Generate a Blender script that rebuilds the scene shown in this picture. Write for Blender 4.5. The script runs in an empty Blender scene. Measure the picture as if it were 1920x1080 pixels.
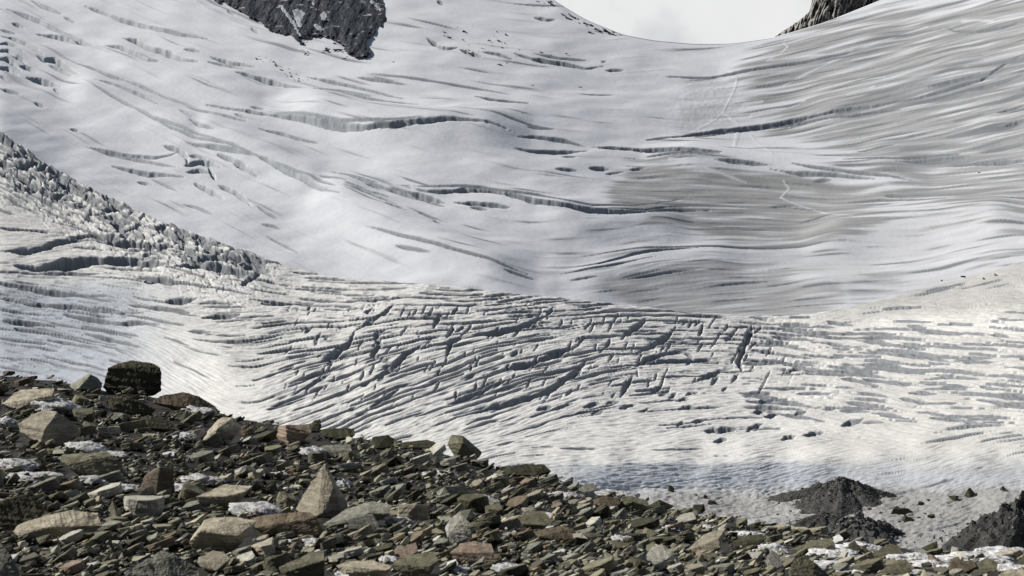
import bpy, bmesh, math, random
import numpy as np
from mathutils import Vector, Matrix
random.seed(7)
RS = np.random.RandomState(11)
SC = bpy.context.scene
COL = SC.collection
F_PX = 3045.0          # focal length in photo pixels (about 35 degrees across)
HZ = 430.0             # eye level in the photo (row)
def R(a): return math.radians(a)

def unproj(px, py, D):
    """pixel + distance along the view axis -> world metres (eye at the origin, looking along +Y)"""
    px = np.asarray(px, float); py = np.asarray(py, float); D = np.asarray(D, float)
    return np.stack([(px-960.0)/F_PX*D, D*np.ones_like(px), -(py-HZ)/F_PX*D], -1)

# ------------------------------------------------------------------ noise
def _tab(seed):
    r = np.random.RandomState(seed); a = r.rand(256, 256)*2*np.pi
    return np.cos(a), np.sin(a)
_T = {}
def perlin(x, y, seed=0):
    if seed not in _T: _T[seed] = _tab(seed)
    gx, gy = _T[seed]
    xi = np.floor(x).astype(np.int64); yi = np.floor(y).astype(np.int64)
    fx = x-xi; fy = y-yi
    u = fx*fx*fx*(fx*(fx*6-15)+10); v = fy*fy*fy*(fy*(fy*6-15)+10)
    def g(ix, iy, dx, dy):
        a = ix & 255; b = iy & 255
        return gx[a, b]*dx+gy[a, b]*dy
    n00 = g(xi, yi, fx, fy); n10 = g(xi+1, yi, fx-1, fy)
    n01 = g(xi, yi+1, fx, fy-1); n11 = g(xi+1, yi+1, fx-1, fy-1)
    return ((n00*(1-u)+n10*u)*(1-v)+(n01*(1-u)+n11*u)*v)*1.5
def fbm(x, y, seed=0, octv=4, gain=.5):
    s = 0; a = 1.; f = 1.
    for i in range(octv):
        s = s+a*perlin(x*f, y*f, seed+i*17); a *= gain; f *= 2.03
    return s
def smooth(a, b, x):
    t = np.clip((x-a)/(b-a), 0, 1); return t*t*(3-2*t)
def interp(pts):
    xs = np.array([p[0] for p in pts], float); ys = np.array([p[1] for p in pts], float)
    return lambda x: np.interp(x, xs, ys)
def smooth_interp(pts, sig=25.0):
    f = interp(pts); x0 = pts[0][0]; x1 = pts[-1][0]
    xs = np.arange(x0, x1+1, 4.0); ys = f(xs)
    k = np.exp(-.5*(np.arange(-30, 31)*4.0/sig)**2); k /= k.sum()
    yp = np.convolve(np.pad(ys, 30, mode='edge'), k, mode='valid')
    return lambda x: np.interp(x, xs, yp)
def idw(ctrl, X, Y, p=3.0, ys=1.6):
    num = 0; den = 0
    for (cx, cy, v) in ctrl:
        w = 1.0/(((X-cx)**2+((Y-cy)*ys)**2+400.0)**(p/2)); num = num+w*v; den = den+w
    return num/den

class Grid:
    """a regular lattice over a sheet's own two parameters, with bilinear look-up"""
    def __init__(s, x0, x1, y0, y1, st):
        s.x0, s.y0, s.st = x0, y0, st
        s.w = int((x1-x0)/st)+1; s.h = int((y1-y0)/st)+1
        s.X, s.Y = np.meshgrid(x0+np.arange(s.w)*st, y0+np.arange(s.h)*st)
    def at(s, A, x, y):
        fx = np.clip((x-s.x0)/s.st, 0, s.w-1.001); fy = np.clip((y-s.y0)/s.st, 0, s.h-1.001)
        i = fx.astype(np.int64); j = fy.astype(np.int64); u = fx-i; v = fy-j
        return ((A[j, i]*(1-u)+A[j, i+1]*u)*(1-v)+(A[j+1, i]*(1-u)+A[j+1, i+1]*u)*v)
    def box(s, x0, x1, y0, y1):
        i0 = max(0, int((x0-s.x0)/s.st)); i1 = min(s.w, int((x1-s.x0)/s.st)+2)
        j0 = max(0, int((y0-s.y0)/s.st)); j1 = min(s.h, int((y1-s.y0)/s.st)+2)
        return slice(j0, max(j1, j0)), slice(i0, max(i1, i0))
    def stroke_dist(s, pts, pad):
        """distance to a polyline and the 0..1 position along it, in the polyline's neighbourhood"""
        xs = [p[0] for p in pts]; ys = [p[1] for p in pts]
        sl = s.box(min(xs)-pad, max(xs)+pad, min(ys)-pad, max(ys)+pad)
        X = s.X[sl]; Y = s.Y[sl]
        if X.size == 0: return None
        best = np.full(X.shape, 1e9); T = np.zeros(X.shape)
        L = [0.]
        for a, b in zip(pts[:-1], pts[1:]): L.append(L[-1]+math.hypot(b[0]-a[0], b[1]-a[1]))
        for k, (a, b) in enumerate(zip(pts[:-1], pts[1:])):
            dx = b[0]-a[0]; dy = b[1]-a[1]; l2 = dx*dx+dy*dy+1e-9
            t = np.clip(((X-a[0])*dx+(Y-a[1])*dy)/l2, 0, 1)
            d = np.hypot(X-a[0]-t*dx, Y-a[1]-t*dy)
            m = d < best; best = np.where(m, d, best)
            T = np.where(m, (L[k]+t*(L[k+1]-L[k]))/L[-1], T)
        return sl, best, T
    def lic(s, noise, ang, L=26, h=1.0):
        """smear noise along a direction field (degrees, positive falls to the right)"""
        cx = np.cos(np.radians(ang)); cy = np.sin(np.radians(ang))
        acc = noise.copy(); wsum = 1.0
        for sg in (1, -1):
            x = s.X.copy(); y = s.Y.copy()
            for k in range(L):
                vx = s.at(cx, x, y); vy = s.at(cy, x, y)
                x += sg*vx*h*s.st*2; y += sg*vy*h*s.st*2
                w = .5+.5*math.cos(math.pi*(k+1)/(L+1))
                acc += w*s.at(noise, x, y); wsum += w
        acc /= wsum
        return acc/acc.std()
    def blur(s, A, sig):
        n = max(1, int(3*sig/s.st)); k = np.exp(-.5*(np.arange(-n, n+1)*s.st/sig)**2); k /= k.sum()
        P = np.pad(A, ((n, n), (0, 0)), mode='edge'); B = sum(k[i]*P[i:i+A.shape[0]] for i in range(2*n+1))
        P = np.pad(B, ((0, 0), (n, n)), mode='edge'); return sum(k[i]*P[:, i:i+A.shape[1]] for i in range(2*n+1))
    def poly(s, pts, warp=None):
        X, Y = (s.X, s.Y) if warp is None else (s.X+warp[0], s.Y+warp[1])
        ins = np.zeros(X.shape, bool); n = len(pts)
        for i in range(n):
            (x1, y1), (x2, y2) = pts[i], pts[(i+1) % n]
            if y1 == y2: continue
            c = ((y1 > Y) != (y2 > Y)) & (X < (x2-x1)*(Y-y1)/(y2-y1)+x1)
            ins ^= c
        return ins.astype(float)

def voronoi(u, v, seed):
    """cell value, offset to the cell's centre and distance to the border"""
    r = np.random.RandomState(seed); J = r.rand(128, 128, 5)
    iu = np.floor(u).astype(np.int64); iv = np.floor(v).astype(np.int64)
    d1 = np.full(u.shape, 9.); d2 = d1.copy(); du = np.zeros(u.shape); dv = du.copy(); val = np.zeros(u.shape+(3,))
    for a in (-1, 0, 1):
        for b in (-1, 0, 1):
            c = J[(iu+a) & 127, (iv+b) & 127]; x = u-(iu+a+c[..., 0]); y = v-(iv+b+c[..., 1]); d = np.hypot(x, y)
            m = d < d1; d2 = np.where(m, d1, np.minimum(d2, d)); d1 = np.where(m, d, d1)
            du = np.where(m, x, du); dv = np.where(m, y, dv); val = np.where(m[..., None], c[..., 2:], val)
    return val, du, dv, d2-d1
def blocks(G, ang, lu, lv, seed):
    """tilted angular blocks with open joints"""
    c, s_ = math.cos(R(ang)), math.sin(R(ang))
    wx_ = perlin(G.X/14, G.Y/14, seed+5)*3; wy_ = perlin(G.X/14, G.Y/14, seed+6)*3
    u = ((G.X+wx_)*c+(G.Y+wy_)*s_)/lu; v = (-(G.X+wx_)*s_+(G.Y+wy_)*c)/lv
    val, du, dv, gap = voronoi(u, v, seed)
    return (val[..., 0]-.5)+1.1*(val[..., 1]-.5)*du+1.3*(val[..., 2]-.35)*dv, smooth(.16, .02, gap)
def lead(A, k):
    """extend bare ice and its painted shade to the far lip of an opening"""
    B = A.copy()
    for i in range(1, k+1): B[:-i] = np.maximum(B[:-i], A[i:])
    return B
def carve(G, strokes, drop, wall, jag=1.0, seed=5):
    """cut open crevasses: drop (in sheet units) and a mask of bare wall ice and its painted shade"""
    jx = (perlin(G.X/60.0, G.Y/30.0, seed)*1.4+perlin(G.X/16.0, G.Y/14.0, seed+1)*.6+perlin(G.X/6.0, G.Y/6.0, seed+2)*.35)*jag
    for (w, pts) in strokes:
        ln = math.hypot(pts[-1][0]-pts[0][0], pts[-1][1]-pts[0][1])
        if ln < 5*w:                                   # short openings end in fine points
            ex = .35*(5*w-ln)/max(ln, 1); (xa, ya), (xb, yb) = pts[0], pts[-1]
            pts = [(xa-(xb-xa)*ex, ya-(yb-ya)*ex)]+pts+[(xb+(xb-xa)*ex, yb+(yb-ya)*ex)]; w = w*.85
        r = G.stroke_dist(pts, w+6)
        if r is None: continue
        sl, d, T = r
        prof = np.clip(np.minimum(T*3.2, (1-T)*2.6)+.04, 0, 1)**.8
        hw = w*.5*prof*(1+.22*perlin(T*len(pts)*1.7+w, T*0+w*3.1, seed+3))
        d2 = d+jx[sl]*min(1.0, w/6.0)+(perlin(G.X[sl]/(w*2.2+2), G.Y[sl]/(w*1.3+2), seed+9)+.5*perlin(G.X[sl]/(w+1), G.Y[sl]/(w*.7+1), seed+10))*w*.11
        m = np.clip((hw-d2)/1.7+.5, 0, 1)
        drop[sl] = np.maximum(drop[sl], m*(hw*2*1.25+1.0))
        wall[sl] = np.maximum(wall[sl], np.clip((hw+.9*prof-d2)/.9+.5, 0, 1))

# ------------------------------------------------------------------ objects
def mesh_object(name, V, Fq, mat, parent=None, smooth_shade=False, col=None):
    me = bpy.data.meshes.new(name)
    V = np.asarray(V, np.float32); Fq = np.asarray(Fq, np.int32)
    n, k = Fq.shape
    me.vertices.add(len(V)); me.vertices.foreach_set('co', V.ravel())
    me.loops.add(n*k); me.loops.foreach_set('vertex_index', Fq.ravel())
    me.polygons.add(n); me.polygons.foreach_set('loop_start', np.arange(0, n*k, k, dtype=np.int32))
    me.polygons.foreach_set('use_smooth', np.full(n, smooth_shade))
    me.update(calc_edges=True)
    if col is not None:
        a = me.color_attributes.new('albedo', 'FLOAT_COLOR', 'POINT')
        c = np.ones((len(V), 4), np.float32); c[:, :3] = col
        a.data.foreach_set('color', c.ravel())
    me.materials.append(mat)
    o = bpy.data.objects.new(name, me); COL.objects.link(o)
    if parent is not None: o.parent = parent
    return o
def grid_faces(h, w):
    i = np.arange(h*w).reshape(h, w)
    return np.stack([i[:-1, :-1], i[1:, :-1], i[1:, 1:], i[:-1, 1:]], -1).reshape(-1, 4)
def tag(o, label, cat, group=None):
    o['label'] = label; o['category'] = cat
    if group: o['group'] = group
    return o

# ------------------------------------------------------------------ materials
def nodes(name):
    m = bpy.data.materials.new(name); m.use_nodes = True
    nt = m.node_tree; b = nt.nodes['Principled BSDF']
    return m, nt, b
def N(nt, t, **kw):
    n = nt.nodes.new(t)
    for k, v in kw.items(): setattr(n, k, v)
    return n
def glacier_mat(name, scale, bump, rough=.75):
    m, nt, b = nodes(name); L = nt.links.new
    at = N(nt, 'ShaderNodeAttribute', attribute_name='albedo')
    tc = N(nt, 'ShaderNodeTexCoord')
    n1 = N(nt, 'ShaderNodeTexNoise'); n1.inputs['Scale'].default_value = scale; n1.inputs['Detail'].default_value = 6
    L(tc.outputs['Object'], n1.inputs['Vector'])
    mr = N(nt, 'ShaderNodeMapRange'); mr.inputs['From Min'].default_value = .3; mr.inputs['From Max'].default_value = .7
    mr.inputs['To Min'].default_value = .93; mr.inputs['To Max'].default_value = 1.05
    L(n1.outputs['Fac'], mr.inputs['Value'])
    mx = N(nt, 'ShaderNodeMix', data_type='RGBA', blend_type='MULTIPLY'); mx.inputs['Factor'].default_value = 1
    L(at.outputs['Color'], mx.inputs['A']); L(mr.outputs['Result'], mx.inputs['B'])
    L(mx.outputs['Result'], b.inputs['Base Color'])
    b.inputs['Roughness'].default_value = rough; b.inputs['Specular IOR Level'].default_value = .25
    if bump > 0:
        n2 = N(nt, 'ShaderNodeTexNoise'); n2.inputs['Scale'].default_value = scale*6; n2.inputs['Detail'].default_value = 5
        L(tc.outputs['Object'], n2.inputs['Vector'])
        bp = N(nt, 'ShaderNodeBump'); bp.inputs['Strength'].default_value = bump; bp.inputs['Distance'].default_value = 1.0
        L(n2.outputs['Fac'], bp.inputs['Height']); L(bp.outputs['Normal'], b.inputs['Normal'])
    return m
def rock_mat(name, c1, c2, scale, bump=.4, dist=.02, foliation=4.0, speck=None):
    """weathered rock: two tones in stretched noise, fine bump along the foliation"""
    m, nt, b = nodes(name); L = nt.links.new
    tc = N(nt, 'ShaderNodeTexCoord'); mp = N(nt, 'ShaderNodeMapping')
    mp.inputs['Scale'].default_value = (1, 1, foliation)
    oi = N(nt, 'ShaderNodeObjectInfo')
    L(tc.outputs['Object'], mp.inputs['Vector'])
    n1 = N(nt, 'ShaderNodeTexNoise'); n1.inputs['Scale'].default_value = scale; n1.inputs['Detail'].default_value = 8
    n1.inputs['Roughness'].default_value = .65
    L(mp.outputs['Vector'], n1.inputs['Vector'])
    cr = N(nt, 'ShaderNodeValToRGB'); e = cr.color_ramp.elements
    e[0].position = .32; e[0].color = (*c1, 1); e[1].position = .68; e[1].color = (*c2, 1)
    L(n1.outputs['Fac'], cr.inputs['Fac'])
    mr = N(nt, 'ShaderNodeMapRange'); mr.inputs['To Min'].default_value = .72; mr.inputs['To Max'].default_value = 1.25
    L(oi.outputs['Random'], mr.inputs['Value'])
    mx = N(nt, 'ShaderNodeMix', data_type='RGBA', blend_type='MULTIPLY'); mx.inputs['Factor'].default_value = 1
    L(cr.outputs['Color'], mx.inputs['A']); L(mr.outputs['Result'], mx.inputs['B'])
    L(mx.outputs['Result'], b.inputs['Base Color'])
    b.inputs['Roughness'].default_value = .7; b.inputs['Specular IOR Level'].default_value = .3
    n2 = N(nt, 'ShaderNodeTexNoise'); n2.inputs['Scale'].default_value = scale*4; n2.inputs['Detail'].default_value = 6
    L(mp.outputs['Vector'], n2.inputs['Vector'])
    bp = N(nt, 'ShaderNodeBump'); bp.inputs['Strength'].default_value = bump; bp.inputs['Distance'].default_value = dist
    L(n2.outputs['Fac'], bp.inputs['Height']); L(bp.outputs['Normal'], b.inputs['Normal'])
    return m

# ------------------------------------------------------------------ camera, sun, sky
SUN_AZ, SUN_EL = -80.0, 37.0          # degrees from the view axis (left), and up
cam = bpy.data.cameras.new('camera'); co = bpy.data.objects.new('camera', cam); COL.objects.link(co)
co.rotation_euler = (R(90), 0, 0)
cam.sensor_width = 36; cam.lens = 36*F_PX/1920
cam.shift_y = (HZ-540)/1920.0
cam.clip_start = .5; cam.clip_end = 20000
cam.dof.use_dof = True; cam.dof.focus_distance = 420; cam.dof.aperture_fstop = 8.0
SC.camera = co
sd = Vector((math.sin(R(SUN_AZ))*math.cos(R(SUN_EL)), math.cos(R(SUN_AZ))*math.cos(R(SUN_EL)), math.sin(R(SUN_EL))))
sl = bpy.data.lights.new('sun', 'SUN'); sl.energy = 5.0; sl.angle = R(.6); sl.color = (1, .945, .86)
so = bpy.data.objects.new('sun', sl); COL.objects.link(so)
so.rotation_euler = sd.to_track_quat('Z', 'Y').to_euler(); so.location = (-200, 100, 300)
W = bpy.data.worlds.new('World'); SC.world = W; W.use_nodes = True
nt = W.node_tree; bg = nt.nodes['Background']; L = nt.links.new
sky = N(nt, 'ShaderNodeTexSky', sky_type='NISHITA'); sky.sun_disc = False
sky.sun_elevation = R(SUN_EL); sky.sun_rotation = R(SUN_AZ); sky.altitude = 2600; sky.dust_density = .8
# a bank of bright cloud behind the col, thinning upwards
tc = N(nt, 'ShaderNodeTexCoord'); sx = N(nt, 'ShaderNodeSeparateXYZ'); L(tc.outputs['Generated'], sx.inputs[0])
nz = N(nt, 'ShaderNodeTexNoise'); nz.inputs['Scale'].default_value = 9; nz.inputs['Detail'].default_value = 5
L(tc.outputs['Generated'], nz.inputs['Vector'])
m1 = N(nt, 'ShaderNodeMapRange'); m1.inputs['From Min'].default_value = .45; m1.inputs['From Max'].default_value = .08
m1.clamp = True; L(sx.outputs['Z'], m1.inputs['Value'])
m2 = N(nt, 'ShaderNodeMapRange'); m2.inputs['From Min'].default_value = .25; m2.inputs['From Max'].default_value = .7
m2.inputs['To Min'].default_value = .3; m2.inputs['To Max'].default_value = 1.6; L(nz.outputs['Fac'], m2.inputs['Value'])
m3 = N(nt, 'ShaderNodeMapRange'); m3.inputs['From Min'].default_value = -.2; m3.inputs['From Max'].default_value = .6
m3.clamp = True; L(sx.outputs['Y'], m3.inputs['Value'])
mu = N(nt, 'ShaderNodeMath', operation='MULTIPLY'); L(m1.outputs[0], mu.inputs[0]); L(m3.outputs[0], mu.inputs[1])
mv = N(nt, 'ShaderNodeMath', operation='MAXIMUM'); mv.inputs[1].default_value = .06; L(mu.outputs[0], mv.inputs[0])
mu2 = N(nt, 'ShaderNodeMath', operation='MULTIPLY'); mu2.use_clamp = True; L(mv.outputs[0], mu2.inputs[0]); L(m2.outputs[0], mu2.inputs[1])
cl = N(nt, 'ShaderNodeMix', data_type='RGBA'); L(mu2.outputs[0], cl.inputs['Factor']); L(sky.outputs[0], cl.inputs['A'])
cv = N(nt, 'ShaderNodeMix', data_type='RGBA'); L(nz.outputs['Fac'], cv.inputs['Factor'])
cv.inputs['A'].default_value = (12.6, 12.8, 13.1, 1); cv.inputs['B'].default_value = (17.6, 17.6, 17.4, 1)
L(cv.outputs['Result'], cl.inputs['B'])
L(cl.outputs['Result'], bg.inputs['Color']); bg.inputs['Strength'].default_value = .05
vs = SC.view_settings; vs.view_transform = 'Standard'; vs.look = 'None'; vs.gamma = 1; vs.exposure = 0.08
SC.cycles.max_bounces = 4; SC.cycles.diffuse_bounces = 1; SC.cycles.glossy_bounces = 1
SC.cycles.transmission_bounces = 0; SC.cycles.use_denoising = True
SC.cycles.caustics_reflective = False; SC.cycles.caustics_refractive = False
# ================================================================== the back glacier: a snow bowl rising to the col
SIL = smooth_interp([(-500, 330), (-200, 265), (-60, 238), (0, 245), (60, 285), (130, 330), (260, 395), (400, 447), (560, 505), (640, 521),
    (800, 530), (950, 548), (1100, 562), (1250, 580), (1400, 592), (1480, 592), (1560, 582), (1650, 563), (1750, 537), (1920, 492), (2120, 440), (2420, 370)], 14)
FAR_D = smooth_interp([(-500, 420), (0, 405), (400, 360), (700, 342), (1000, 342), (1400, 365), (1700, 385), (1920, 385), (2420, 370)], 80)
SKYL = smooth_interp([(-500, 0), (-100, -45), (300, -75), (700, -90), (900, -72), (1000, -27), (1050, 8), (1100, 38), (1170, 66), (1230, 77), (1300, 83),
    (1370, 83), (1450, 73), (1550, 43), (1650, 2), (1800, -60), (2000, -110), (2420, -180)], 12)
TOP_D = smooth_interp([(-500, 770), (0, 800), (400, 815), (800, 835), (1200, 860), (1400, 870), (1700, 850), (1920, 810), (2420, 720)], 120)
VTOP = smooth_interp([(-500, -50), (0, -60), (700, -66), (1000, -45), (1200, -22), (1300, -16), (1450, -22), (1650, -45), (1800, -60), (2420, -120)], 120)
BOT_D = lambda x: FAR_D(x)*1.22

BG = Grid(-300, 2220, -40, 660, 1.25)
b_drop = np.zeros(BG.X.shape); b_wall = np.zeros(BG.X.shape)
B_CREV = [(7,[(0,14),(35,25),(75,38),(115,57),(150,75),(172,86)]),(11,[(140,72),(160,82),(176,88)]),(7,[(68,60),(85,63),(108,67),(130,74),(150,82)]),
(4,[(58,0),(80,12),(115,24)]),(3,[(120,30),(142,41)]),(8,[(160,12),(190,22),(220,34),(260,47),(300,58),(340,66),(390,74)]),
(8,[(0,68),(20,73),(45,83),(70,98),(82,105)]),(7,[(-6,86),(12,84),(30,90),(44,100)]),(6,[(-6,98),(14,98),(34,108)]),(7,[(-6,112),(12,112),(28,120),(40,132)]),(7,[(-6,126),(14,128),(36,140)]),(5,[(20,104),(40,112),(52,122)]),(6,[(35,122),(55,128),(72,136)]),
(10,[(50,143),(75,150),(112,164)]),(6,[(0,165),(20,172),(38,178)]),(10,[(66,104),(82,113),(102,114),(125,128),(150,147)]),(4,[(90,122),(115,134),(135,146)]),
(14,[(230,74),(255,80),(280,95),(310,105),(340,118),(372,122)]),(4,[(345,97),(378,102)]),(9,[(395,110),(430,120),(480,128)]),
(5,[(390,122),(425,128),(458,135)]),(9,[(440,143),(465,147),(500,155),(540,165),(575,172)]),(9,[(190,88),(225,98),(250,110),(275,122),(298,125)]),
(4,[(145,123),(170,131),(200,147),(232,158),(260,168),(300,183),(340,200)]),(5,[(172,161),(200,168),(230,178),(270,192),(298,206)]),
(3,[(155,158),(180,177),(215,195),(250,213),(290,234),(340,250),(400,272),(450,290)]),(3,[(290,236),(320,250),(370,268),(430,284),(480,305)]),
(5,[(350,205),(400,220),(462,234)]),(4,[(440,218),(462,228)]),(3,[(335,214),(360,230)]),(5,[(355,235),(375,247),(402,256)]),
(9,[(388,200),(410,203),(440,208),(480,214),(520,222),(560,232),(600,241),(640,249),(680,255),(730,254),(790,250),(850,246),(920,250),(980,258)]),
(3,[(500,212),(560,225),(640,243),(720,247),(800,243)]),(3,[(470,203),(497,207)]),(6,[(485,246),(520,254),(560,265),(598,270)]),(6,[(62,192),(85,203)]),(5,[(132,246),(152,252)]),
(6,[(565,140),(600,150),(650,160),(700,172),(740,184),(766,190)]),(4,[(670,143),(700,148),(730,152),(770,159)]),
(2,[(690,138),(740,143),(800,151),(860,160),(920,170),(960,178)]),(5.5,[(575,170),(620,178),(680,192),(740,203),(785,208)]),(2.5,[(600,172),(650,178),(697,187)]),
(5,[(890,182),(920,190),(955,194),(992,198)]),(2,[(920,230),(960,235),(1040,243)]),(7,[(965,100),(1000,110),(1050,117),(1100,126),(1133,122)]),
(3,[(1000,100),(1050,107),(1108,111)]),(4,[(1135,130),(1172,132)]),(2,[(1127,113),(1137,114)]),(2.5,[(985,242),(1040,243)]),
(4,[(960,262),(1000,256),(1060,262),(1100,272)]),(7,[(1212,262),(1280,258),(1350,248),(1440,236),(1500,226),(1560,216),(1620,207),(1680,196)]),
(4,[(1300,262),(1400,245),(1500,233),(1600,222)]),(3.5,[(1250,145),(1330,146),(1400,140),(1440,135),(1520,122),(1600,105),(1630,95)]),
(4,[(1680,196),(1720,187),(1780,170),(1840,150),(1900,110),(1940,92)]),(3,[(1700,200),(1780,180),(1850,160),(1930,135)]),(3,[(1560,222),(1640,205),(1700,190)]),
(3,[(1580,226),(1650,214),(1690,208)]),(4,[(1740,168),(1800,152),(1840,138)]),(3,[(1820,172),(1870,158),(1920,140)]),
(8,[(480,305),(505,318),(545,340),(575,355),(600,370),(638,387)]),(2.5,[(510,318),(560,340),(605,353)]),(2,[(580,345),(630,370)]),
(5,[(620,330),(660,338),(710,348)]),(8,[(650,338),(690,350),(740,362),(790,375),(835,389)]),(4,[(685,355),(715,363)]),
(5,[(645,367),(690,378),(745,395)]),(5,[(648,362),(690,373),(720,385)]),(3,[(600,345),(650,357)]),(6,[(720,398),(765,410)]),
(5,[(780,405),(820,422)]),(3,[(812,424),(828,430)]),(3,[(730,352),(760,360),(785,364)]),(3,[(700,372),(730,379)]),
(10,[(755,350),(800,358),(830,358),(870,354),(920,357),(960,367),(1000,381),(1050,392),(1100,402),(1150,408),(1200,407),(1260,400),(1330,397)]),
(3,[(730,348),(800,350),(860,347),(900,349),(960,360),(1010,368),(1060,383),(1110,392),(1180,393),(1230,388),(1290,373)]),
(10,[(765,360),(800,370),(835,380)]),(8,[(850,378),(900,385),(960,392)]),(5,[(880,390),(915,397)]),(3,[(1140,400),(1210,401),(1260,393),(1300,390)]),
(3.5,[(684,442),(730,455),(790,473),(840,490),(890,505),(940,518),(990,524)]),(3,[(742,475),(808,493)]),(2.5,[(945,525),(1000,530)]),
(6,[(965,278),(1000,280),(1060,281),(1105,280)]),(3,[(1055,290),(1080,292)]),(4,[(1042,315),(1082,317)]),(6,[(1105,312),(1143,316)]),(2.5,[(1135,323),(1170,321)]),
(8,[(1110,272),(1180,281),(1215,287),(1270,298),(1330,306),(1355,308)]),(4,[(1210,298),(1270,305),(1350,311)]),(4,[(1180,319),(1210,318)]),
(5,[(1340,320),(1380,324),(1440,329)]),(2.5,[(1090,478),(1180,470),(1300,466),(1440,466),(1617,467)]),(5,[(1080,502),(1130,495),(1190,480),(1260,473),(1320,469)]),
(3.5,[(1050,518),(1100,510),(1170,500),(1230,490)]),(2.5,[(1070,530),(1120,526)]),(2.5,[(1170,530),(1240,521),(1310,514)]),(2,[(1320,540),(1400,532),(1440,530)]),
(4,[(1480,325),(1520,332),(1560,337),(1640,345),(1720,348)]),(5,[(1445,335),(1500,342),(1570,345),(1650,352)]),(3,[(1525,352),(1560,351)]),(3,[(1660,375),(1710,377)]),
(3,[(1590,385),(1650,383),(1720,385),(1790,383)]),(4,[(1580,315),(1680,308),(1740,300),(1800,293)]),(4,[(1680,315),(1750,305),(1820,296)]),(2.5,[(1600,290),(1680,279)]),
(7,[(1815,309),(1880,306),(1940,298)]),(2.5,[(1440,392),(1490,389)]),(2.5,[(1500,420),(1560,412)]),(3,[(1860,250),(1920,225)]),(4,[(1870,215),(1930,195)]),(5,[(1880,240),(1930,225)]),
(6,[(155,274),(200,285),(250,293),(290,297),(320,293),(345,285)]),(4.5,[(160,275),(215,292),(270,303),(330,314)]),(7.5,[(210,312),(240,320),(280,327),(310,327),(345,330)]),
(9,[(305,276),(335,286),(350,296),(352,312)]),(9,[(345,312),(375,306),(400,311),(418,318)]),(6,[(348,322),(372,320),(398,324)]),(9,[(408,296),(432,306),(455,318),(482,334)]),(5,[(352,294),(372,296),(388,302)]),(6,[(350,275),(400,285),(440,295),(480,306)]),
(9,[(365,340),(395,358),(420,373)]),(9,[(410,345),(440,360),(465,380),(470,388)]),(8,[(393,318),(402,332)]),(5,[(258,341),(285,346)]),(3,[(342,383),(370,390),(400,403)]),
(2.5,[(285,335),(310,345),(335,357)]),(2.5,[(480,388),(500,402),(520,412)]),(3,[(490,420),(515,425),(528,430)]),(2.5,[(500,440),(540,465),(560,478)]),
(7,[(800,70),(812,78),(828,90),(842,92),(858,89)]),(9,[(862,93),(882,103),(903,108)]),(4,[(905,98),(935,103),(960,112)]),(5,[(1000,32),(1025,38),(1042,37)]),
(4,[(820,2),(832,8)]),(4,[(1775,50),(1790,58),(1830,60),(1880,52),(1925,38)]),(2.5,[(1700,262),(1740,256)]),(3,[(1450,60),(1460,58)]),
(3,[(620,10),(640,20)]),(3,[(470,52),(485,62)]),(3,[(425,18),(440,28)]),(3,[(0,140),(12,147)]),(3,[(100,168),(112,177)]),(5,[(22,42),(45,48)]),(3,[(0,56),(30,62)])]
B_CREV = [(w_*(.72 if w_ < 8 else .76), pt_) for (w_, pt_) in B_CREV]
carve(BG, B_CREV, b_drop, b_wall, 1.0)
b_drop = BG.blur(b_drop, .5)
b_wall = lead(b_wall, 1)
# blunt swells and benches of the snow bowl (crest line, height, reach)
b_swell = np.zeros(BG.X.shape)
for (pts, amp, sg) in [([(520,190),(620,218),(720,238),(850,243),(1000,245)],11,24),([(560,350),(640,385),(750,440),(900,505),(1010,528)],11,32),
    ([(340,225),(430,265),(520,310),(620,370)],8,28),([(1200,296),(1400,316),(1600,330),(1750,338)],10,24),([(1450,530),(1560,535),(1700,515),(1800,495),(1940,470)],5,14),
    ([(1500,455),(1620,436),(1760,420),(1940,405)],11,26),([(120,150),(200,185),(300,222),(400,262)],7,28),([(180,100),(280,140),(400,165),(500,190)],5,22),
    ([(1000,395),(1100,415),(1300,420)],5,22),([(1050,545),(1200,500),(1400,488)],4,22),
    ([(1600,300),(1750,270),(1900,225)],4,26),([(1500,215),(1650,175),(1850,110)],3,28),([(1350,150),(1500,110),(1700,60)],4,24)]:
    r = BG.stroke_dist(pts, sg*3.2)
    s_, d, T = r
    b_swell[s_] = np.maximum(b_swell[s_], 2.3*amp*np.exp(-.5*(d/sg)**2)*smooth(0, .25, np.minimum(T, 1-T)+.05))
b_swell = BG.blur(b_swell, 8)
ANG_B = [(0,100,28),(200,100,24),(0,200,30),(300,250,26),(500,200,16),(500,380,28),(700,450,22),(800,300,14),(800,200,10),(1000,250,6),(1200,280,8),(1300,400,0),(1500,380,5),
    (1300,330,4),(1500,200,-12),(1700,180,-15),(1750,100,-16),(1900,250,-18),(1900,320,-5),(1700,310,-8),(1700,400,-2),(1800,480,-12),(1200,500,-9),(1400,550,-4),(1500,470,0),(1300,150,-4),(1500,80,-14)]
b_ang = idw(ANG_B, BG.X, BG.Y)
nf = perlin(BG.X/3.2, BG.Y/3.2, 31)+.6*perlin(BG.X/6.5, BG.Y/6.5, 32)
b_lic = BG.lic(nf, b_ang, 26)
b_lic2 = BG.lic(perlin(BG.X/9.0, BG.Y/9.0, 41)+.5*perlin(BG.X/20, BG.Y/20, 42), b_ang, 34)
wx = fbm(BG.X/40, BG.Y/22, 51, 4)*16; wy = fbm(BG.X/40, BG.Y/22, 57, 4)*9
b_dirt = np.zeros(BG.X.shape); b_warm = np.zeros(BG.X.shape)
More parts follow.
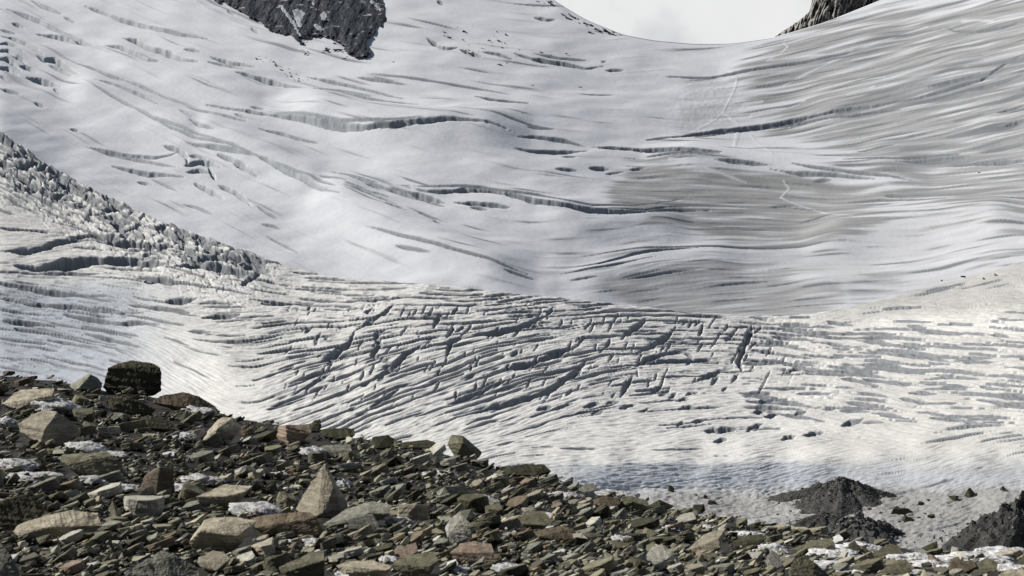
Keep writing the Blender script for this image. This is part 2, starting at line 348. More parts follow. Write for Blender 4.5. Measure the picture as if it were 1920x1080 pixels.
for (v, warm, pts) in [
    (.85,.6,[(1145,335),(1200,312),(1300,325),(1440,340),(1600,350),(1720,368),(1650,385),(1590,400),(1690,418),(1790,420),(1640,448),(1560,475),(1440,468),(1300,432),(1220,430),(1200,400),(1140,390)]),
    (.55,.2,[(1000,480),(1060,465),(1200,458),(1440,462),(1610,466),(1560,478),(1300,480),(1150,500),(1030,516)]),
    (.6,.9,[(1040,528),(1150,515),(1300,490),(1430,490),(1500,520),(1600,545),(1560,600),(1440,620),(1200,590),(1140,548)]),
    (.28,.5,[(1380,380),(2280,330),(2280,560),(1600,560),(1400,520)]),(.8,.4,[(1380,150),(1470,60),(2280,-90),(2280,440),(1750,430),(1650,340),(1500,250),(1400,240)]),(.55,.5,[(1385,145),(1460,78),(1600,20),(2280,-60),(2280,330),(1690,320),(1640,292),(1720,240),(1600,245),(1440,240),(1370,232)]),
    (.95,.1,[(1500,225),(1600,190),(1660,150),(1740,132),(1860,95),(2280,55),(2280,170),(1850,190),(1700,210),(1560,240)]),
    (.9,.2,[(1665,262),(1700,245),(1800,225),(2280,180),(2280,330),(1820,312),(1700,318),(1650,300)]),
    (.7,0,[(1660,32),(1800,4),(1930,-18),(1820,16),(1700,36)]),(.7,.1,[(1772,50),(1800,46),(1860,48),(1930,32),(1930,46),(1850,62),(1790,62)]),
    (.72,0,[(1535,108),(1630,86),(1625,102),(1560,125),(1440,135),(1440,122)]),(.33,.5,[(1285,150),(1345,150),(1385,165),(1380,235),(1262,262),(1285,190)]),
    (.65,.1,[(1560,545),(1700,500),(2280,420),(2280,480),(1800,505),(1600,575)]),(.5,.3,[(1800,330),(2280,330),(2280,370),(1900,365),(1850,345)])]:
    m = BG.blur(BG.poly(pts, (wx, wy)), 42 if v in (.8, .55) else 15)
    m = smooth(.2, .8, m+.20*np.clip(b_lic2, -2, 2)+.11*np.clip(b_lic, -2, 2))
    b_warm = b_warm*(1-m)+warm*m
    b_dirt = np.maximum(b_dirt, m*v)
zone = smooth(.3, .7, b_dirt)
crk = smooth(1.0, 1.9, b_lic+.55*b_lic2-.5)*zone          # thin open cracks in bare ice
b_drop = np.maximum(b_drop, crk*1.6); b_wall = np.maximum(b_wall, crk*.9)
rz = smooth(1560, 1800, BG.X)*smooth(400, 300, BG.Y)*smooth(60, 110, BG.Y)*zone
crk2 = smooth(.7, 1.5, b_lic2-.1)*rz
b_drop = np.maximum(b_drop, crk2*3); b_wall = np.maximum(b_wall, crk2)
# packed tracks and snow left in hollows
b_snow = np.zeros(BG.X.shape)
for (w, pts) in [(3,[(1475,76),(1470,84),(1478,92),(1465,108),(1440,122)]),(3,[(1340,147),(1382,149),(1380,165),(1370,185),(1355,213),(1385,233)]),
    (2.5,[(1355,213),(1342,226),(1310,243)]),(6,[(1383,252),(1380,266),(1378,284)]),(2.5,[(1408,254),(1430,285),(1448,306)]),(2.5,[(1470,350),(1480,360),(1464,374),(1480,381),(1530,398),(1560,412),(1600,425)]),
    (3,[(1445,122),(1500,115),(1560,110),(1600,102)]),(3,[(1440,215),(1480,205),(1510,190)]),(8,[(1410,218),(1440,212),(1470,204)]),(7,[(1395,198),(1430,192)]),
    (3,[(1160,522),(1230,505),(1330,492),(1430,486)]),(3,[(1230,522),(1330,512),(1440,508)]),(2.5,[(1240,545),(1330,532),(1430,525)]),(5,[(1805,39),(1835,37),(1862,39)]),
    (3,[(1590,184),(1640,170)]),(4,[(1610,154),(1660,150)]),(3,[(1480,240),(1560,228),(1650,212)]),(3,[(1470,162),(1540,130),(1600,105),(1690,70),(1740,50)]),(2.5,[(1255,312),(1320,330),(1400,352)])]:
    r = BG.stroke_dist(pts, w+4)
    s_, d, T = r
    b_snow[s_] = np.maximum(b_snow[s_], np.clip((w*.5-d+wy[s_]*.12)/1.2+.5, 0, 1))
lump = BG.blur(((BG.X > 1265+wx) & (BG.X < 1385+wx) & (BG.Y > 150+wy) & (BG.Y < 245+wy)).astype(float), 20)*fbm(BG.X/9, BG.Y/4, 66, 3)*.25

cols = np.concatenate([np.linspace(-480, -300, 20, endpoint=False), np.arange(-300, -30, 3.0), np.arange(-30, 1950, 1.5), np.arange(1950, 2220, 3.0), np.linspace(2221, 2400, 20)])
nr_in, v_top = 505, -30.0
def back_rows(px):
    """rows of one column, bottom (hidden trough) to skyline"""
    s = SIL(px); t = SKYL(px)
    hid = s+np.linspace(46, 3, 10)[:, None]
    t_in = np.maximum(t, v_top)
    mid = s+(t_in-s)*np.linspace(0, 1, nr_in)[:, None]
    up = t_in+(t-t_in)*np.linspace(.06, 1, 14)[:, None]
    return np.concatenate([hid, mid, up], 0)
PY = back_rows(cols); PX = np.broadcast_to(cols, PY.shape)
bot = SIL(PX)+46; top = VTOP(PX)
v = np.clip((bot-PY)/(bot-top), 0, 1.3)
ia = 1/BOT_D(PX); ib = 1/TOP_D(PX)
INV = ia+(ib-ia)*(v**.85)
D = 1/INV
inframe = smooth(-38, -20, PY)*smooth(-300, -230, PX)*smooth(2220, 2150, PX)
zoff = np.zeros(PY.shape)
lic1s = BG.at(b_lic, PX, PY); lic2s = BG.at(b_lic2, PX, PY); dz = BG.at(b_dirt, PX, PY)
drop_s = BG.at(b_drop, PX, PY)
und = fbm(PX/240, PY/60, 71, 3)*5+fbm(PX/80, PY/22, 73, 3)*.35
und = und*(1-.55*smooth(1150, 1400, PX))
fade = smooth(0, .06, v)*smooth(0, 14, PY-SKYL(PX))
zoff += (und*fade+BG.at(b_swell, PX, PY)+(.05+.16*smooth(.25, .6, dz))*(lic1s*.6+lic2s*.7)+BG.at(lump, PX, PY)*1.5+BG.at(b_snow, PX, PY)*.5)*inframe
zoff -= drop_s*inframe*smooth(0, 6, PY-SKYL(PX))
V = unproj(PX, PY, D); V[..., 2] += zoff*D/F_PX
# beyond the skyline the ice falls away on the far side
last = V[-1]; back = [last+np.array([0, a_, b_])[None] for (a_, b_) in ((4., .6), (14., .4), (45., -9.), (130., -70.))]
V = np.concatenate([V, np.stack(back)], 0)
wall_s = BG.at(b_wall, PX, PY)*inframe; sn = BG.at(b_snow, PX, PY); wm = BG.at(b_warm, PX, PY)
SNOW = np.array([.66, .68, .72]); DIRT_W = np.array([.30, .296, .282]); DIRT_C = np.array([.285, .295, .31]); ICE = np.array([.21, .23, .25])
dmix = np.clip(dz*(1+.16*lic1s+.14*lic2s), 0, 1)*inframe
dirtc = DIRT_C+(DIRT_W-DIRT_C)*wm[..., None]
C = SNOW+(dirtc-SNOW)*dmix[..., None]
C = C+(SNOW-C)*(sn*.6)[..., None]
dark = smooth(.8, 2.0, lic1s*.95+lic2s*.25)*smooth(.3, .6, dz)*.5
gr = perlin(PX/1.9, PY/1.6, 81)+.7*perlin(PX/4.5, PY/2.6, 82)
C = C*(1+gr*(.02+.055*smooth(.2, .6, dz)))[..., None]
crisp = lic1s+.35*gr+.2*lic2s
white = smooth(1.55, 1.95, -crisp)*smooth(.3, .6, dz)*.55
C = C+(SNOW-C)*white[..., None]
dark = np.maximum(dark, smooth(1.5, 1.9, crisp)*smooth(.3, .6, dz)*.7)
icec = ICE+np.array([.11, .115, .12])*smooth(900, 500, PX)[..., None]  # bare ice tone; on crevasse walls it also paints their shade
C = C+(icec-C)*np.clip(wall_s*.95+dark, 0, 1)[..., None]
C = np.concatenate([C, np.repeat(C[-1:], 4, 0)], 0)
MAT_SNOW = glacier_mat('snow_and_ice', .08, .12)
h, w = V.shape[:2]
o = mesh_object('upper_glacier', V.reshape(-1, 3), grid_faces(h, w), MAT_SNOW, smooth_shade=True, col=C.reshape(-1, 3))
o['kind'] = 'structure'
def back_D(px, py):
    px = np.asarray(px, float); py = np.asarray(py, float)
    b_ = SIL(px)+46; t_ = VTOP(px); v_ = np.clip((b_-py)/(b_-t_), 0, 1.3)
    return 1/(1/BOT_D(px)+(1/TOP_D(px)-1/BOT_D(px))*v_**.85)

# ================================================================== the front glacier: crevassed icefall
FG = Grid(-300, 2220, 225, 1060, 1.05)
f_drop = np.zeros(FG.X.shape); f_wall = np.zeros(FG.X.shape)
ANG_F = [(0,300,34),(100,350,31),(250,420,29),(400,480,22),(100,480,-4),(250,480,2),(100,560,8),(250,600,10),(0,650,10),(300,660,25),(350,720,30),(450,540,10),(420,600,-3),(600,560,5),(500,640,-9),
    (700,600,-9),(550,720,-22),(700,700,-22),(850,780,-19),(640,780,-25),(800,560,2),(1000,590,-4),(1000,640,-10),(900,700,-20),(1100,700,-14),(1000,760,-19),(1200,610,0),(1200,680,-4),
    (1300,640,2),(1400,620,5),(1500,650,6),(1700,650,5),(1900,620,4),(1900,750,5),(1700,780,5),(1500,760,4),(1300,800,-5),(1200,850,0),(1600,575,-8),(1800,530,-13),(1500,900,-12),(1800,900,-18),(1100,850,3),(1800,850,-14)]
f_ang = idw(ANG_F, FG.X, FG.Y)
nfine = perlin(FG.X/2.6, FG.Y/2.6, 131)
n_a = perlin(FG.X/2.7, FG.Y/2.7, 132)+.35*perlin(FG.X/7, FG.Y/7, 134)
n_b = perlin(FG.X/4.3, FG.Y/4.3, 135)+.4*perlin(FG.X/11, FG.Y/11, 136)
lf = FG.lic(nfine, f_ang, 7)
la = FG.lic(n_a, f_ang, 38)
lb = FG.lic(n_b, f_ang, 42)
SC_F = [(500,640,1),(700,700,1),(900,700,.9),(1100,680,.75),(700,560,.35),(1000,560,.1),(1300,660,.75),(1500,650,.4),(1700,700,.35),(1900,700,.35),(900,580,.3),(300,450,1),(100,350,1),(100,600,.7),(640,790,.8)]
big = np.clip(idw(SC_F, FG.X, FG.Y), 0, 1)
lic = la*(1-big)+lb*big
OPEN = [(0,280,.7),(150,370,.7),(300,430,.7),(430,490,.75),(100,450,.15),(100,530,.5),(60,600,.8),(200,620,.7),(330,640,0),(350,700,-.1),(300,560,.5),(430,560,.6),(420,640,.45),(430,720,.2),(550,580,.85),(600,680,1),(700,620,1),(800,560,.95),
    (850,680,1),(700,760,1),(560,770,.8),(900,780,.75),(1000,600,1),(1000,560,1),(1000,700,1),(1100,640,1),(1100,740,.7),(1200,700,.85),(1250,620,1),(1350,660,.9),(1350,760,.3),(1200,780,.25),(1000,800,.25),(1450,640,.95),(1450,740,.75),(1600,650,.92),(1600,760,.85),
    (1800,640,.85),(1800,760,.9),(1900,700,.9),(1700,820,.3),(1500,840,.1),(1200,850,-.2),(900,830,-.1),(1600,575,.35),(1800,530,.5),(1900,510,.55),(1100,900,0),(1500,890,.1),(1800,900,.15)]
opn = idw(OPEN, FG.X, FG.Y, 3.5)
loc = fbm(FG.X/60, FG.Y/30, 140, 3)*.28
thr = 1.66-1.14*opn-loc
crack = smooth(thr-.02, thr+.30, lic)
thin = smooth(.85, 1.35, lf*.6+la*.5-loc)*smooth(.2, .6, opn)
core = smooth(470, 620, FG.X)*smooth(1520, 1400, FG.X)*smooth(560, 590, FG.Y)*smooth(770, 720, FG.Y)*smooth(.5, .8, opn)
lx = FG.lic(perlin(FG.X/5.5, FG.Y/5.5, 151)+.4*perlin(FG.X/12, FG.Y/12, 152), np.where(f_ang < -6, f_ang-42, f_ang-62), 9)
xcut = smooth(1.75, 2.0, lx-1.2*loc)*core
depth = (6.0+3.0*big)*np.clip(.35+.75*opn, 0, 1.2)
f_drop = np.maximum(crack*depth*(1+.25*lf), thin*2.6)
f_drop = np.maximum(f_drop, xcut*6)
f_wall = np.maximum(smooth(thr+.0, thr+.14, lic), thin*.75)
f_wall = np.maximum(f_wall, xcut)
round_ = -smooth(thr-1.3, thr, lic)*depth*.13          # blocks with rounded tops
F_CREV = [(9,[(0,470),(55,472),(80,467),(110,455),(145,450),(180,452)]),(9,[(180,452),(240,457),(300,462),(345,455)]),(17,[(25,497),(70,502),(110,498),(160,491),(210,488),(260,490),(310,495),(330,502)]),
(13,[(325,500),(360,497),(410,499),(450,510),(482,514)]),(9,[(340,488),(380,482),(430,483),(480,491)]),(4,[(60,507),(110,513),(190,512)]),(5,[(120,447),(170,443),(225,448)]),
(5,[(265,478),(290,476)]),(10,[(270,528),(300,525),(335,533)]),(8,[(305,565),(350,562),(375,556)]),(6,[(240,570),(300,578),(355,585)]),(7,[(0,535),(60,541),(120,552),(200,556)]),(7,[(0,560),(60,570),(150,578),(230,586),(275,586)]),
(7,[(120,590),(180,600),(230,605)]),(6,[(0,600),(50,605),(110,612)]),(5,[(210,606),(260,605),(300,608)]),(5,[(0,580),(50,585)]),(5,[(160,625),(220,640),(270,655)]),(4,[(90,640),(140,648),(180,655)]),(5,[(350,622),(395,624)]),(7,[(378,595),(420,592),(450,590)]),
(9,[(1412,593),(1407,620),(1396,650),(1384,676),(1394,698)]),(9,[(1268,612),(1250,632),(1211,650),(1190,662)]),(8,[(1211,598),(1195,612),(1170,630)]),(9,[(1103,672),(1075,702),(1040,722),(1010,738)]),(8,[(1287,656),(1240,664),(1211,672),(1190,690)]),(9,[(1186,708),(1172,725),(1163,742)]),
(8,[(739,569),(720,585),(699,598),(680,612),(666,620)]),(9,[(666,620),(655,640),(630,660),(597,679)]),(8,[(823,593),(816,609)]),(8,[(730,615),(706,626),(712,645),(697,664),(715,675),(740,684)]),(8,[(1022,594),(976,613),(940,622),(874,630)]),(8,[(874,630),(845,640),(837,668)]),
(9,[(1095,645),(1050,662),(1020,671),(947,692),(905,702)]),(9,[(1100,682),(1071,706),(1027,733),(990,745),(947,757),(874,779)]),(7,[(955,710),(900,735),(840,757)]),(7,[(800,640),(760,665),(735,690),(700,712)]),(7,[(620,700),(580,722),(540,745)]),(7,[(760,720),(720,745),(680,770)]),
(6,[(1360,690),(1335,700),(1300,715)]),(6,[(1245,720),(1220,735)]),(7,[(1465,700),(1490,692),(1510,690)]),(5,[(1440,640),(1480,650),(1530,660)]),(5,[(1680,665),(1720,668),(1760,672)]),(5,[(1300,672),(1285,660)])]
for (x, y) in [(1150,755),(1120,775),(1210,770),(1180,762),(1280,750),(1300,738),(1287,767),(1438,752),(1425,770),(1450,777),(1275,795),(1308,790),(1335,808),(1362,806),(1415,797),(1413,806),(1350,825),(1480,822),(1522,815),(1060,758),(1020,765),(1500,775),(1560,765),(1600,790),(1110,760)]:
    a_ = -.18+random.uniform(-.12, .12); l_ = random.uniform(10, 24)
    F_CREV.append((random.uniform(4, 6.5), [(x-l_, y-l_*a_), (x-l_*.3, y+random.uniform(-2.5, 2.5)), (x+l_*.4, y+random.uniform(-2, 2)-l_*.1), (x+l_, y+l_*a_)]))
for k in range(120):
    x = random.uniform(-20, 500); y = float(SIL(x))+6+random.random()**1.2*75*(1-.5*max(0, x-200)/300.)
    a_ = math.tan(R(random.gauss(31, 8))) if random.random() < .8 else math.tan(R(random.gauss(-15, 15))); l_ = random.uniform(8, 24)
    F_CREV.append((random.uniform(3.5, 9), [(x-l_, y-l_*a_), (x, y+random.uniform(-2, 2)), (x+l_, y+l_*a_)]))
for k in range(50):
    x = random.uniform(560, 1480); y = random.uniform(575, 745)
    if y < float(SIL(x))+18: continue
    a_ = R(random.gauss(-52, 16)); l_ = random.uniform(4, 11)
    F_CREV.append((random.uniform(3, 6), [(x-l_*math.cos(a_), y-l_*math.sin(a_)), (x+random.uniform(-2, 2), y), (x+l_*math.cos(a_), y+l_*math.sin(a_))]))
for k in range(70):
    x = random.uniform(1420, 1940); y = random.uniform(605, 800); l_ = random.uniform(18, 60); a_ = math.tan(R(random.gauss(5, 3)))
    F_CREV.append((random.uniform(2.2, 4), [(x-l_, y-l_*a_), (x, y+random.uniform(-1.5, 1.5)), (x+l_, y+l_*a_)]))
cd = np.zeros(FG.X.shape); cw = np.zeros(FG.X.shape)
carve(FG, F_CREV, cd, cw, 1.6, 205)
blk, gapm = blocks(FG, 31, 22, 9, 311)
blk2, gapm2 = blocks(FG, 24, 9, 4.5, 317)
f_drop = FG.blur(np.maximum(f_drop, cd), .55); f_wall = np.maximum(f_wall, cw)
ser = smooth(150, 0, FG.Y-SIL(FG.X)-12+fbm(FG.X/30, FG.Y/30, 313, 2)*18)*smooth(560, 380, FG.X)        # broken seracs along the left rim
rubble = blk*4.5+blk2*2.4-gapm*4*(fbm(FG.X/30, FG.Y/20, 315, 3) > -.15)
f_wall = lead(np.maximum(f_wall, ser*gapm*.5), 1)
f_wall = np.where(FG.X > 1430, np.maximum(lead(smooth(thr+.16, thr+.34, lic), 2), lead(cw, 1)), f_wall)
low = smooth(845, 930, FG.Y)                                             # rubbly lower ice
lblk, lgap = blocks(FG, -12, 11, 5, 331)
lowr = lblk*1.3-lgap*.5+.8*FG.lic(perlin(FG.X/4, FG.Y/3, 221)+.8*perlin(FG.X/9, FG.Y/6, 222)+.5*perlin(FG.X/2.2, FG.Y/2.2, 223), f_ang, 3)

cols = np.concatenate([np.linspace(-480, -300, 20, endpoint=False), np.arange(-300, -30, 3.0), np.arange(-30, 1950, 1.5), np.arange(1950, 2220, 3.0), np.linspace(2221, 2400, 20)])
nrow = 760
BOT_F = smooth_interp([(-500, 255), (0, 250), (600, 215), (1200, 205), (1920, 190), (2420, 180)], 150)
def warp_front(px, py):
    """a steep roll-over near the snout on the right: rows 868-915 hold little depth"""
    k = smooth(900, 1200, px)*.68
    py = py+7*perlin(px/90., py/70., 261)*smooth(800, 850, py)*smooth(1000, 940, py)
    g = (np.clip(py, 868, 918)-868)
    return py-k*g+k*50*smooth(918, 1080, py)
def front_inv(px, py):
    s = SIL(px); u = (warp_front(px, py)-s)/(1080-s)
    a = 1/FAR_D(px); b = 1/BOT_F(px)
    return a+(b-a)*np.clip(u, 0, 1.2)
s = SIL(cols)
PY = s+(1062-s)*np.linspace(0, 1, nrow)[:, None]; PX = np.broadcast_to(cols, PY.shape)
D = 1/front_inv(PX, PY)
inframe = smooth(-300, -230, PX)*smooth(2220, 2150, PX)
lics = FG.at(lic, PX, PY); lfs = FG.at(lf, PX, PY)
rim = smooth(0, 10, PY-SIL(PX))
z = -FG.at(f_drop, PX, PY)*(.25+.75*rim)+FG.at(round_, PX, PY)
z += (.75+.1*FG.at(low, PX, PY))*lfs+FG.at(ser*rubble, PX, PY)+FG.at(low*lowr, PX, PY)*.8
z += fbm(PX/150, PY/45, 231, 3)*3*rim
z *= inframe
V = unproj(PX, PY, D); V[..., 2] += z*D/F_PX
Ds = D[0]
near = V[-1].copy(); k_ = np.ones(61)/61; near[:, 2] = np.convolve(np.pad(near[:, 2], 30, mode='edge'), k_, mode='valid'); tgt = np.stack([near[:, 0]*.12, np.full(len(near), 18.), near[:, 2]-3], -1)
V = np.concatenate([V, np.stack([near+(tgt-near)*t_ for t_ in (.04, .12, .3, .6, 1)])], 0)
first = V[0]
fold = [first+np.stack([0*Ds, Ds*.02*k, -Ds*.0035*k*k-.012*Ds*k*(k > 0)], -1) for k in (8, 5, 3, 2, 1)]
V = np.concatenate([np.stack(fold), V], 0)
ICE_TOP = np.array([.745, .74, .72]); COOL_SHADE = np.array([.46, .50, .56])
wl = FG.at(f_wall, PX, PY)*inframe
shade_mask = np.clip(smooth(420, 150, PX)*smooth(500, 560, PY)+smooth(852, 885, PY+fbm(PX/60, PY/20, 245, 3)*6)*smooth(945, 905, PY)*smooth(950, 1150, PX)*.9, 0, 1)  # bluish shade of the left field and lower band, painted into the ice
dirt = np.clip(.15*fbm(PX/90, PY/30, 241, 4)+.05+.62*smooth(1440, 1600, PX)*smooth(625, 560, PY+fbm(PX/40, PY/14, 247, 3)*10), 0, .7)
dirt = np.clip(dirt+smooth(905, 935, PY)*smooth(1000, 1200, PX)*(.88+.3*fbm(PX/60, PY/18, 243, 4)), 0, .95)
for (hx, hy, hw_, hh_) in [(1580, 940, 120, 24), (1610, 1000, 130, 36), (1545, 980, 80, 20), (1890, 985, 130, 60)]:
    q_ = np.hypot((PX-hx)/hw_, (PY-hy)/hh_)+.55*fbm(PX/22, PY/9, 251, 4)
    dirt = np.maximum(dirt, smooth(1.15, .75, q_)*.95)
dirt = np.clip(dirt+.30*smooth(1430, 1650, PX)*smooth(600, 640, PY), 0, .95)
C = ICE_TOP+(COOL_SHADE-ICE_TOP)*shade_mask[..., None]
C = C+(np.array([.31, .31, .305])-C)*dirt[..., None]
WALL_SHADE = np.array([.19, .205, .225])  # bare wall ice, darkened further to paint the shade inside openings
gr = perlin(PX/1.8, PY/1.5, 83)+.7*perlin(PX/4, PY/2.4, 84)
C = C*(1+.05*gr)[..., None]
C = C+(WALL_SHADE*(1+.25*perlin(PX/7, PY/5, 85))[..., None]-C)*(wl*.95)[..., None]
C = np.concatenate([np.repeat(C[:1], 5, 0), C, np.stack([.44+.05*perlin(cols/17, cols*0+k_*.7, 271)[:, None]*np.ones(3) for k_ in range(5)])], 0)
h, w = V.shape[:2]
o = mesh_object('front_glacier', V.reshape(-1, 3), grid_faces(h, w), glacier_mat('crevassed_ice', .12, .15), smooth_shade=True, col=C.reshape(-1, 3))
o['kind'] = 'structure'
def front_D(px, py):
    return 1/front_inv(np.asarray(px, float), np.asarray(py, float))
# ================================================================== foreground: scree slope
RIDGE = smooth_interp([(-500, 690), (-300, 692), (0, 702), (60, 706), (130, 718), (200, 732), (300, 744), (380, 762), (430, 780), (500, 793), (600, 808), (660, 819), (720, 829), (800, 840),
    (860, 855), (900, 870), (960, 884), (1030, 890), (1070, 908), (1110, 918), (1180, 938), (1250, 953), (1320, 968), (1400, 980), (1440, 988), (1500, 995), (1560, 1005), (1650, 1019), (1720, 1032), (1800, 1038), (1920, 1043), (2420, 1058)], 10)
RIDGE_D = smooth_interp([(-500, 28), (0, 27), (500, 25), (1000, 22), (1500, 18.5), (1920, 16.5), (2420, 16)], 100)
def fore_inv(px, py):
    r = RIDGE(px); a = 1/RIDGE_D(px); b = 1/13.0
    return a+(b-a)*(py-r)/(1080-r)
def fore_D(px, py): return 1/np.maximum(fore_inv(np.asarray(px, float), np.asarray(py, float)), 1/50.)
cols = np.linspace(-480, 2400, 721); rows = np.linspace(0, 1, 170)
r = RIDGE(cols); PY = r+(1200-r)*rows[:, None]; PX = np.broadcast_to(cols, PY.shape)
D = fore_D(PX, PY)
V = unproj(PX, PY, D)
V[..., 2] += (fbm(PX/38, PY/16, 301, 4)*3.0-2.5)*D/F_PX
first = V[0]; fold = [first+np.array([0, 1.1*k, -.28*k*k-.35*k]) for k in (9, 6, 4, 2.5, 1.5, .7)]
V = np.concatenate([np.stack(fold), V], 0)
MAT_SOIL = rock_mat('wet_grit', (.007, .0065, .005), (.034, .031, .024), 3.0, .6, .03, 1.0)
h, w = V.shape[:2]
o = mesh_object('ground', V.reshape(-1, 3), grid_faces(h, w), MAT_SOIL, smooth_shade=True); o['kind'] = 'structure'

# unseen slope added behind the camera to keep sky light off the stone fronts
bx = np.linspace(-140, 140, 90); byy = np.concatenate([np.linspace(8.5, -4, 14), np.linspace(-6, -110, 50)])
BX, BY = np.meshgrid(bx, byy)
BZ = -3.05-.06*np.clip(BX, -40, 40)-.25*(BY > 7)+np.clip(-BY-3, 0, None)*.75+fbm(BX/9, BY/9, 331, 4)*np.clip((-BY)/12, .05, 1.4)
o = mesh_object('sky_block_slope', np.stack([BX, BY, BZ], -1).reshape(-1, 3), grid_faces(len(byy), len(bx)), MAT_SOIL, smooth_shade=True); o['kind'] = 'structure'
# ------------------------------------------------------------------ rock kit
RM = {'olive': rock_mat('olive_schist', (0.081, 0.076, 0.046), (0.231, 0.221, 0.151), 2.6),
      'grey green': rock_mat('grey_green_schist', (0.106, 0.111, 0.087), (0.306, 0.306, 0.248), 2.6),
      'tan': rock_mat('tan_schist', (0.175, 0.157, 0.112), (0.489, 0.441, 0.340), 2.4),
      'pale grey': rock_mat('pale_grey_schist', (0.222, 0.216, 0.180), (0.556, 0.541, 0.466), 2.4),
      'rusty': rock_mat('rusty_schist', (0.134, 0.113, 0.086), (0.383, 0.286, 0.212), 2.4),
      'brown': rock_mat('brown_schist', (0.079, 0.063, 0.041), (0.212, 0.169, 0.116), 2.6),
      'dark': rock_mat('dark_schist', (0.024, 0.024, 0.013), (0.099, 0.095, 0.052), 2.6)}
def hull_bm(P, rounds, rough, seed):
    bm = bmesh.new()
    for p in P: bm.verts.new(p)
    res = bmesh.ops.convex_hull(bm, input=bm.verts[:])
    bmesh.ops.delete(bm, geom=[e for e in set(res['geom_interior']+res['geom_unused']) if isinstance(e, bmesh.types.BMVert)], context='VERTS')
    bmesh.ops.dissolve_limit(bm, angle_limit=R(6), verts=bm.verts[:], edges=bm.edges[:])
    if rounds:
        ext = max((v.co.length for v in bm.verts))
        bmesh.ops.bevel(bm, geom=bm.edges[:], offset=.014*ext, segments=1, profile=.6, affect='EDGES', clamp_overlap=True)
    bmesh.ops.triangulate(bm, faces=bm.faces[:])
    for k in range(rounds):
        ln = sorted(e.calc_length() for e in bm.edges)
        lim = max(ln[len(ln)//2]*.7, .04)
        bmesh.ops.subdivide_edges(bm, edges=[e for e in bm.edges if e.calc_length() > lim], cuts=1)
        bmesh.ops.triangulate(bm, faces=[f for f in bm.faces if len(f.verts) > 3])
    if rounds:
        co_ = np.array([v.co[:] for v in bm.verts]); bm.normal_update(); nn = np.array([v.normal[:] for v in bm.verts])
        x, y, z = co_.T
        d = perlin(x*2.1+z*1.3+seed, y*2.1-z*1.7, seed % 7+400)*1.0+.55*perlin(x*5+z*3.1, y*5-z*4.3+seed, 410)+.3*perlin(x*11+y*9, z*14+seed, 411)
        lam = perlin(z*9+x*1.0, x*.8+y*.8+seed, 412)*.8            # layering
        d = (d+1.5*lam*(1-np.abs(nn[:, 2]))+.35*perlin(x*23+z*17, y*23-z*29+seed, 413))*rough
        co_ = co_+nn*d[:, None]
        for v, c in zip(bm.verts, co_): v.co = c
    return bm
def bm_mesh(name, bm, mat):
    me = bpy.data.meshes.new(name); bm.to_mesh(me); bm.free(); me.materials.append(mat); return me
def link(name, me, loc, scale=1.0):
    o = bpy.data.objects.new(name, me); COL.objects.link(o); o.location = loc
    o.scale = (scale,)*3 if not hasattr(scale, '__len__') else scale
    return o
LAND = []     # (px, py, half width, phrase)
ROCKS = []
def traced_rock(label, phrase, colour, pts, name='rock', group=None, dfun=None, rounds=4, rough=.026):
    a = np.array(pts, float)
    cx = a[:, 0].mean(); by = a[:, 1].max()
    D0 = float((dfun or fore_D)(cx, min(by, 1120)))
    s = D0/F_PX
    P = unproj(a[:, 0], a[:, 1], D0+a[:, 2]*s)
    c = P.mean(0); c[2] = P[:, 2].min()
    ext = np.abs(P-P.mean(0)).max()
    Q = (P-c)/ext
    # a keel under the stone so that it sits in the rubble
    low = Q[Q[:, 2] < np.percentile(Q[:, 2], 45)]
    Q = np.concatenate([Q, low*np.array([.8, .8, 1])-np.array([0, 0, .18])])
    sd_ = int(abs(cx*7+by*13)) % 997
    o = link(name, bm_mesh(name, hull_bm(Q, rounds, rough, sd_), RM[colour]), c, ext)
    tag(o, label, 'rock', group)
    LAND.append((cx, a[:, 1].mean(), (a[:, 0].max()-a[:, 0].min())/2, (a[:, 1].max()-a[:, 1].min())/2, phrase)); ROCKS.append(o)
    return o
T = traced_rock
T('huge dark boulder standing against the ice on the crest of the scree', 'the huge dark boulder', 'dark', [(193,727,0),(198,708,0),(202,690,5),(218,682,15),(248,676,20),(286,681,15),(301,690,8),(299,720,0),(302,732,0),(250,737,-8),(212,734,-5),(215,700,70),(290,700,70),(250,685,60)])
T('grey block with one bright left facet leaning beside the huge dark boulder', 'the bright-faceted block', 'grey green', [(130,723,10),(141,733,-5),(166,701,30),(170,702,8),(183,708,20),(193,719,20),(190,729,5),(147,729,-10),(150,710,60),(185,715,50)])
T('broad tan slab sloping down left with a snow patch at its right end', 'the broad tan slab', 'tan', [(1,757,5),(20,763,-5),(35,768,-10),(70,746,-4),(36,731,45),(68,730,48),(102,729,20),(98,742,0),(66,760,-4),(80,735,60)])
T('bulky olive boulder, bright pitted left face and shaded right face', 'the bulky olive boulder', 'tan', [(60,777,50),(85,769,55),(108,771,34),(84,805,-6),(76,832,-14),(37,808,20),(33,795,28),(148,803,40),(150,815,35),(112,833,8),(100,790,70)])
T('black angular slab tipping towards the camera just below the huge boulder', 'the black angular slab', 'dark', [(200,743,15),(247,745,15),(281,763,15),(293,768,12),(243,784,0),(211,776,-4),(230,748,50),(270,762,50),(205,765,0)])
T('flat black stone lying against the right foot of a black angular slab', 'the flat black stone', 'dark', [(262,782,15),(285,780,15),(327,795,10),(331,806,2),(272,802,-4),(300,785,40)])
T('long dark capstone with a tan lower edge on the crest right of the boulder', 'the long dark capstone', 'brown', [(300,742,10),(340,735,20),(372,742,20),(405,762,15),(412,772,8),(330,762,-5),(285,755,0),(350,745,60),(390,760,60)])
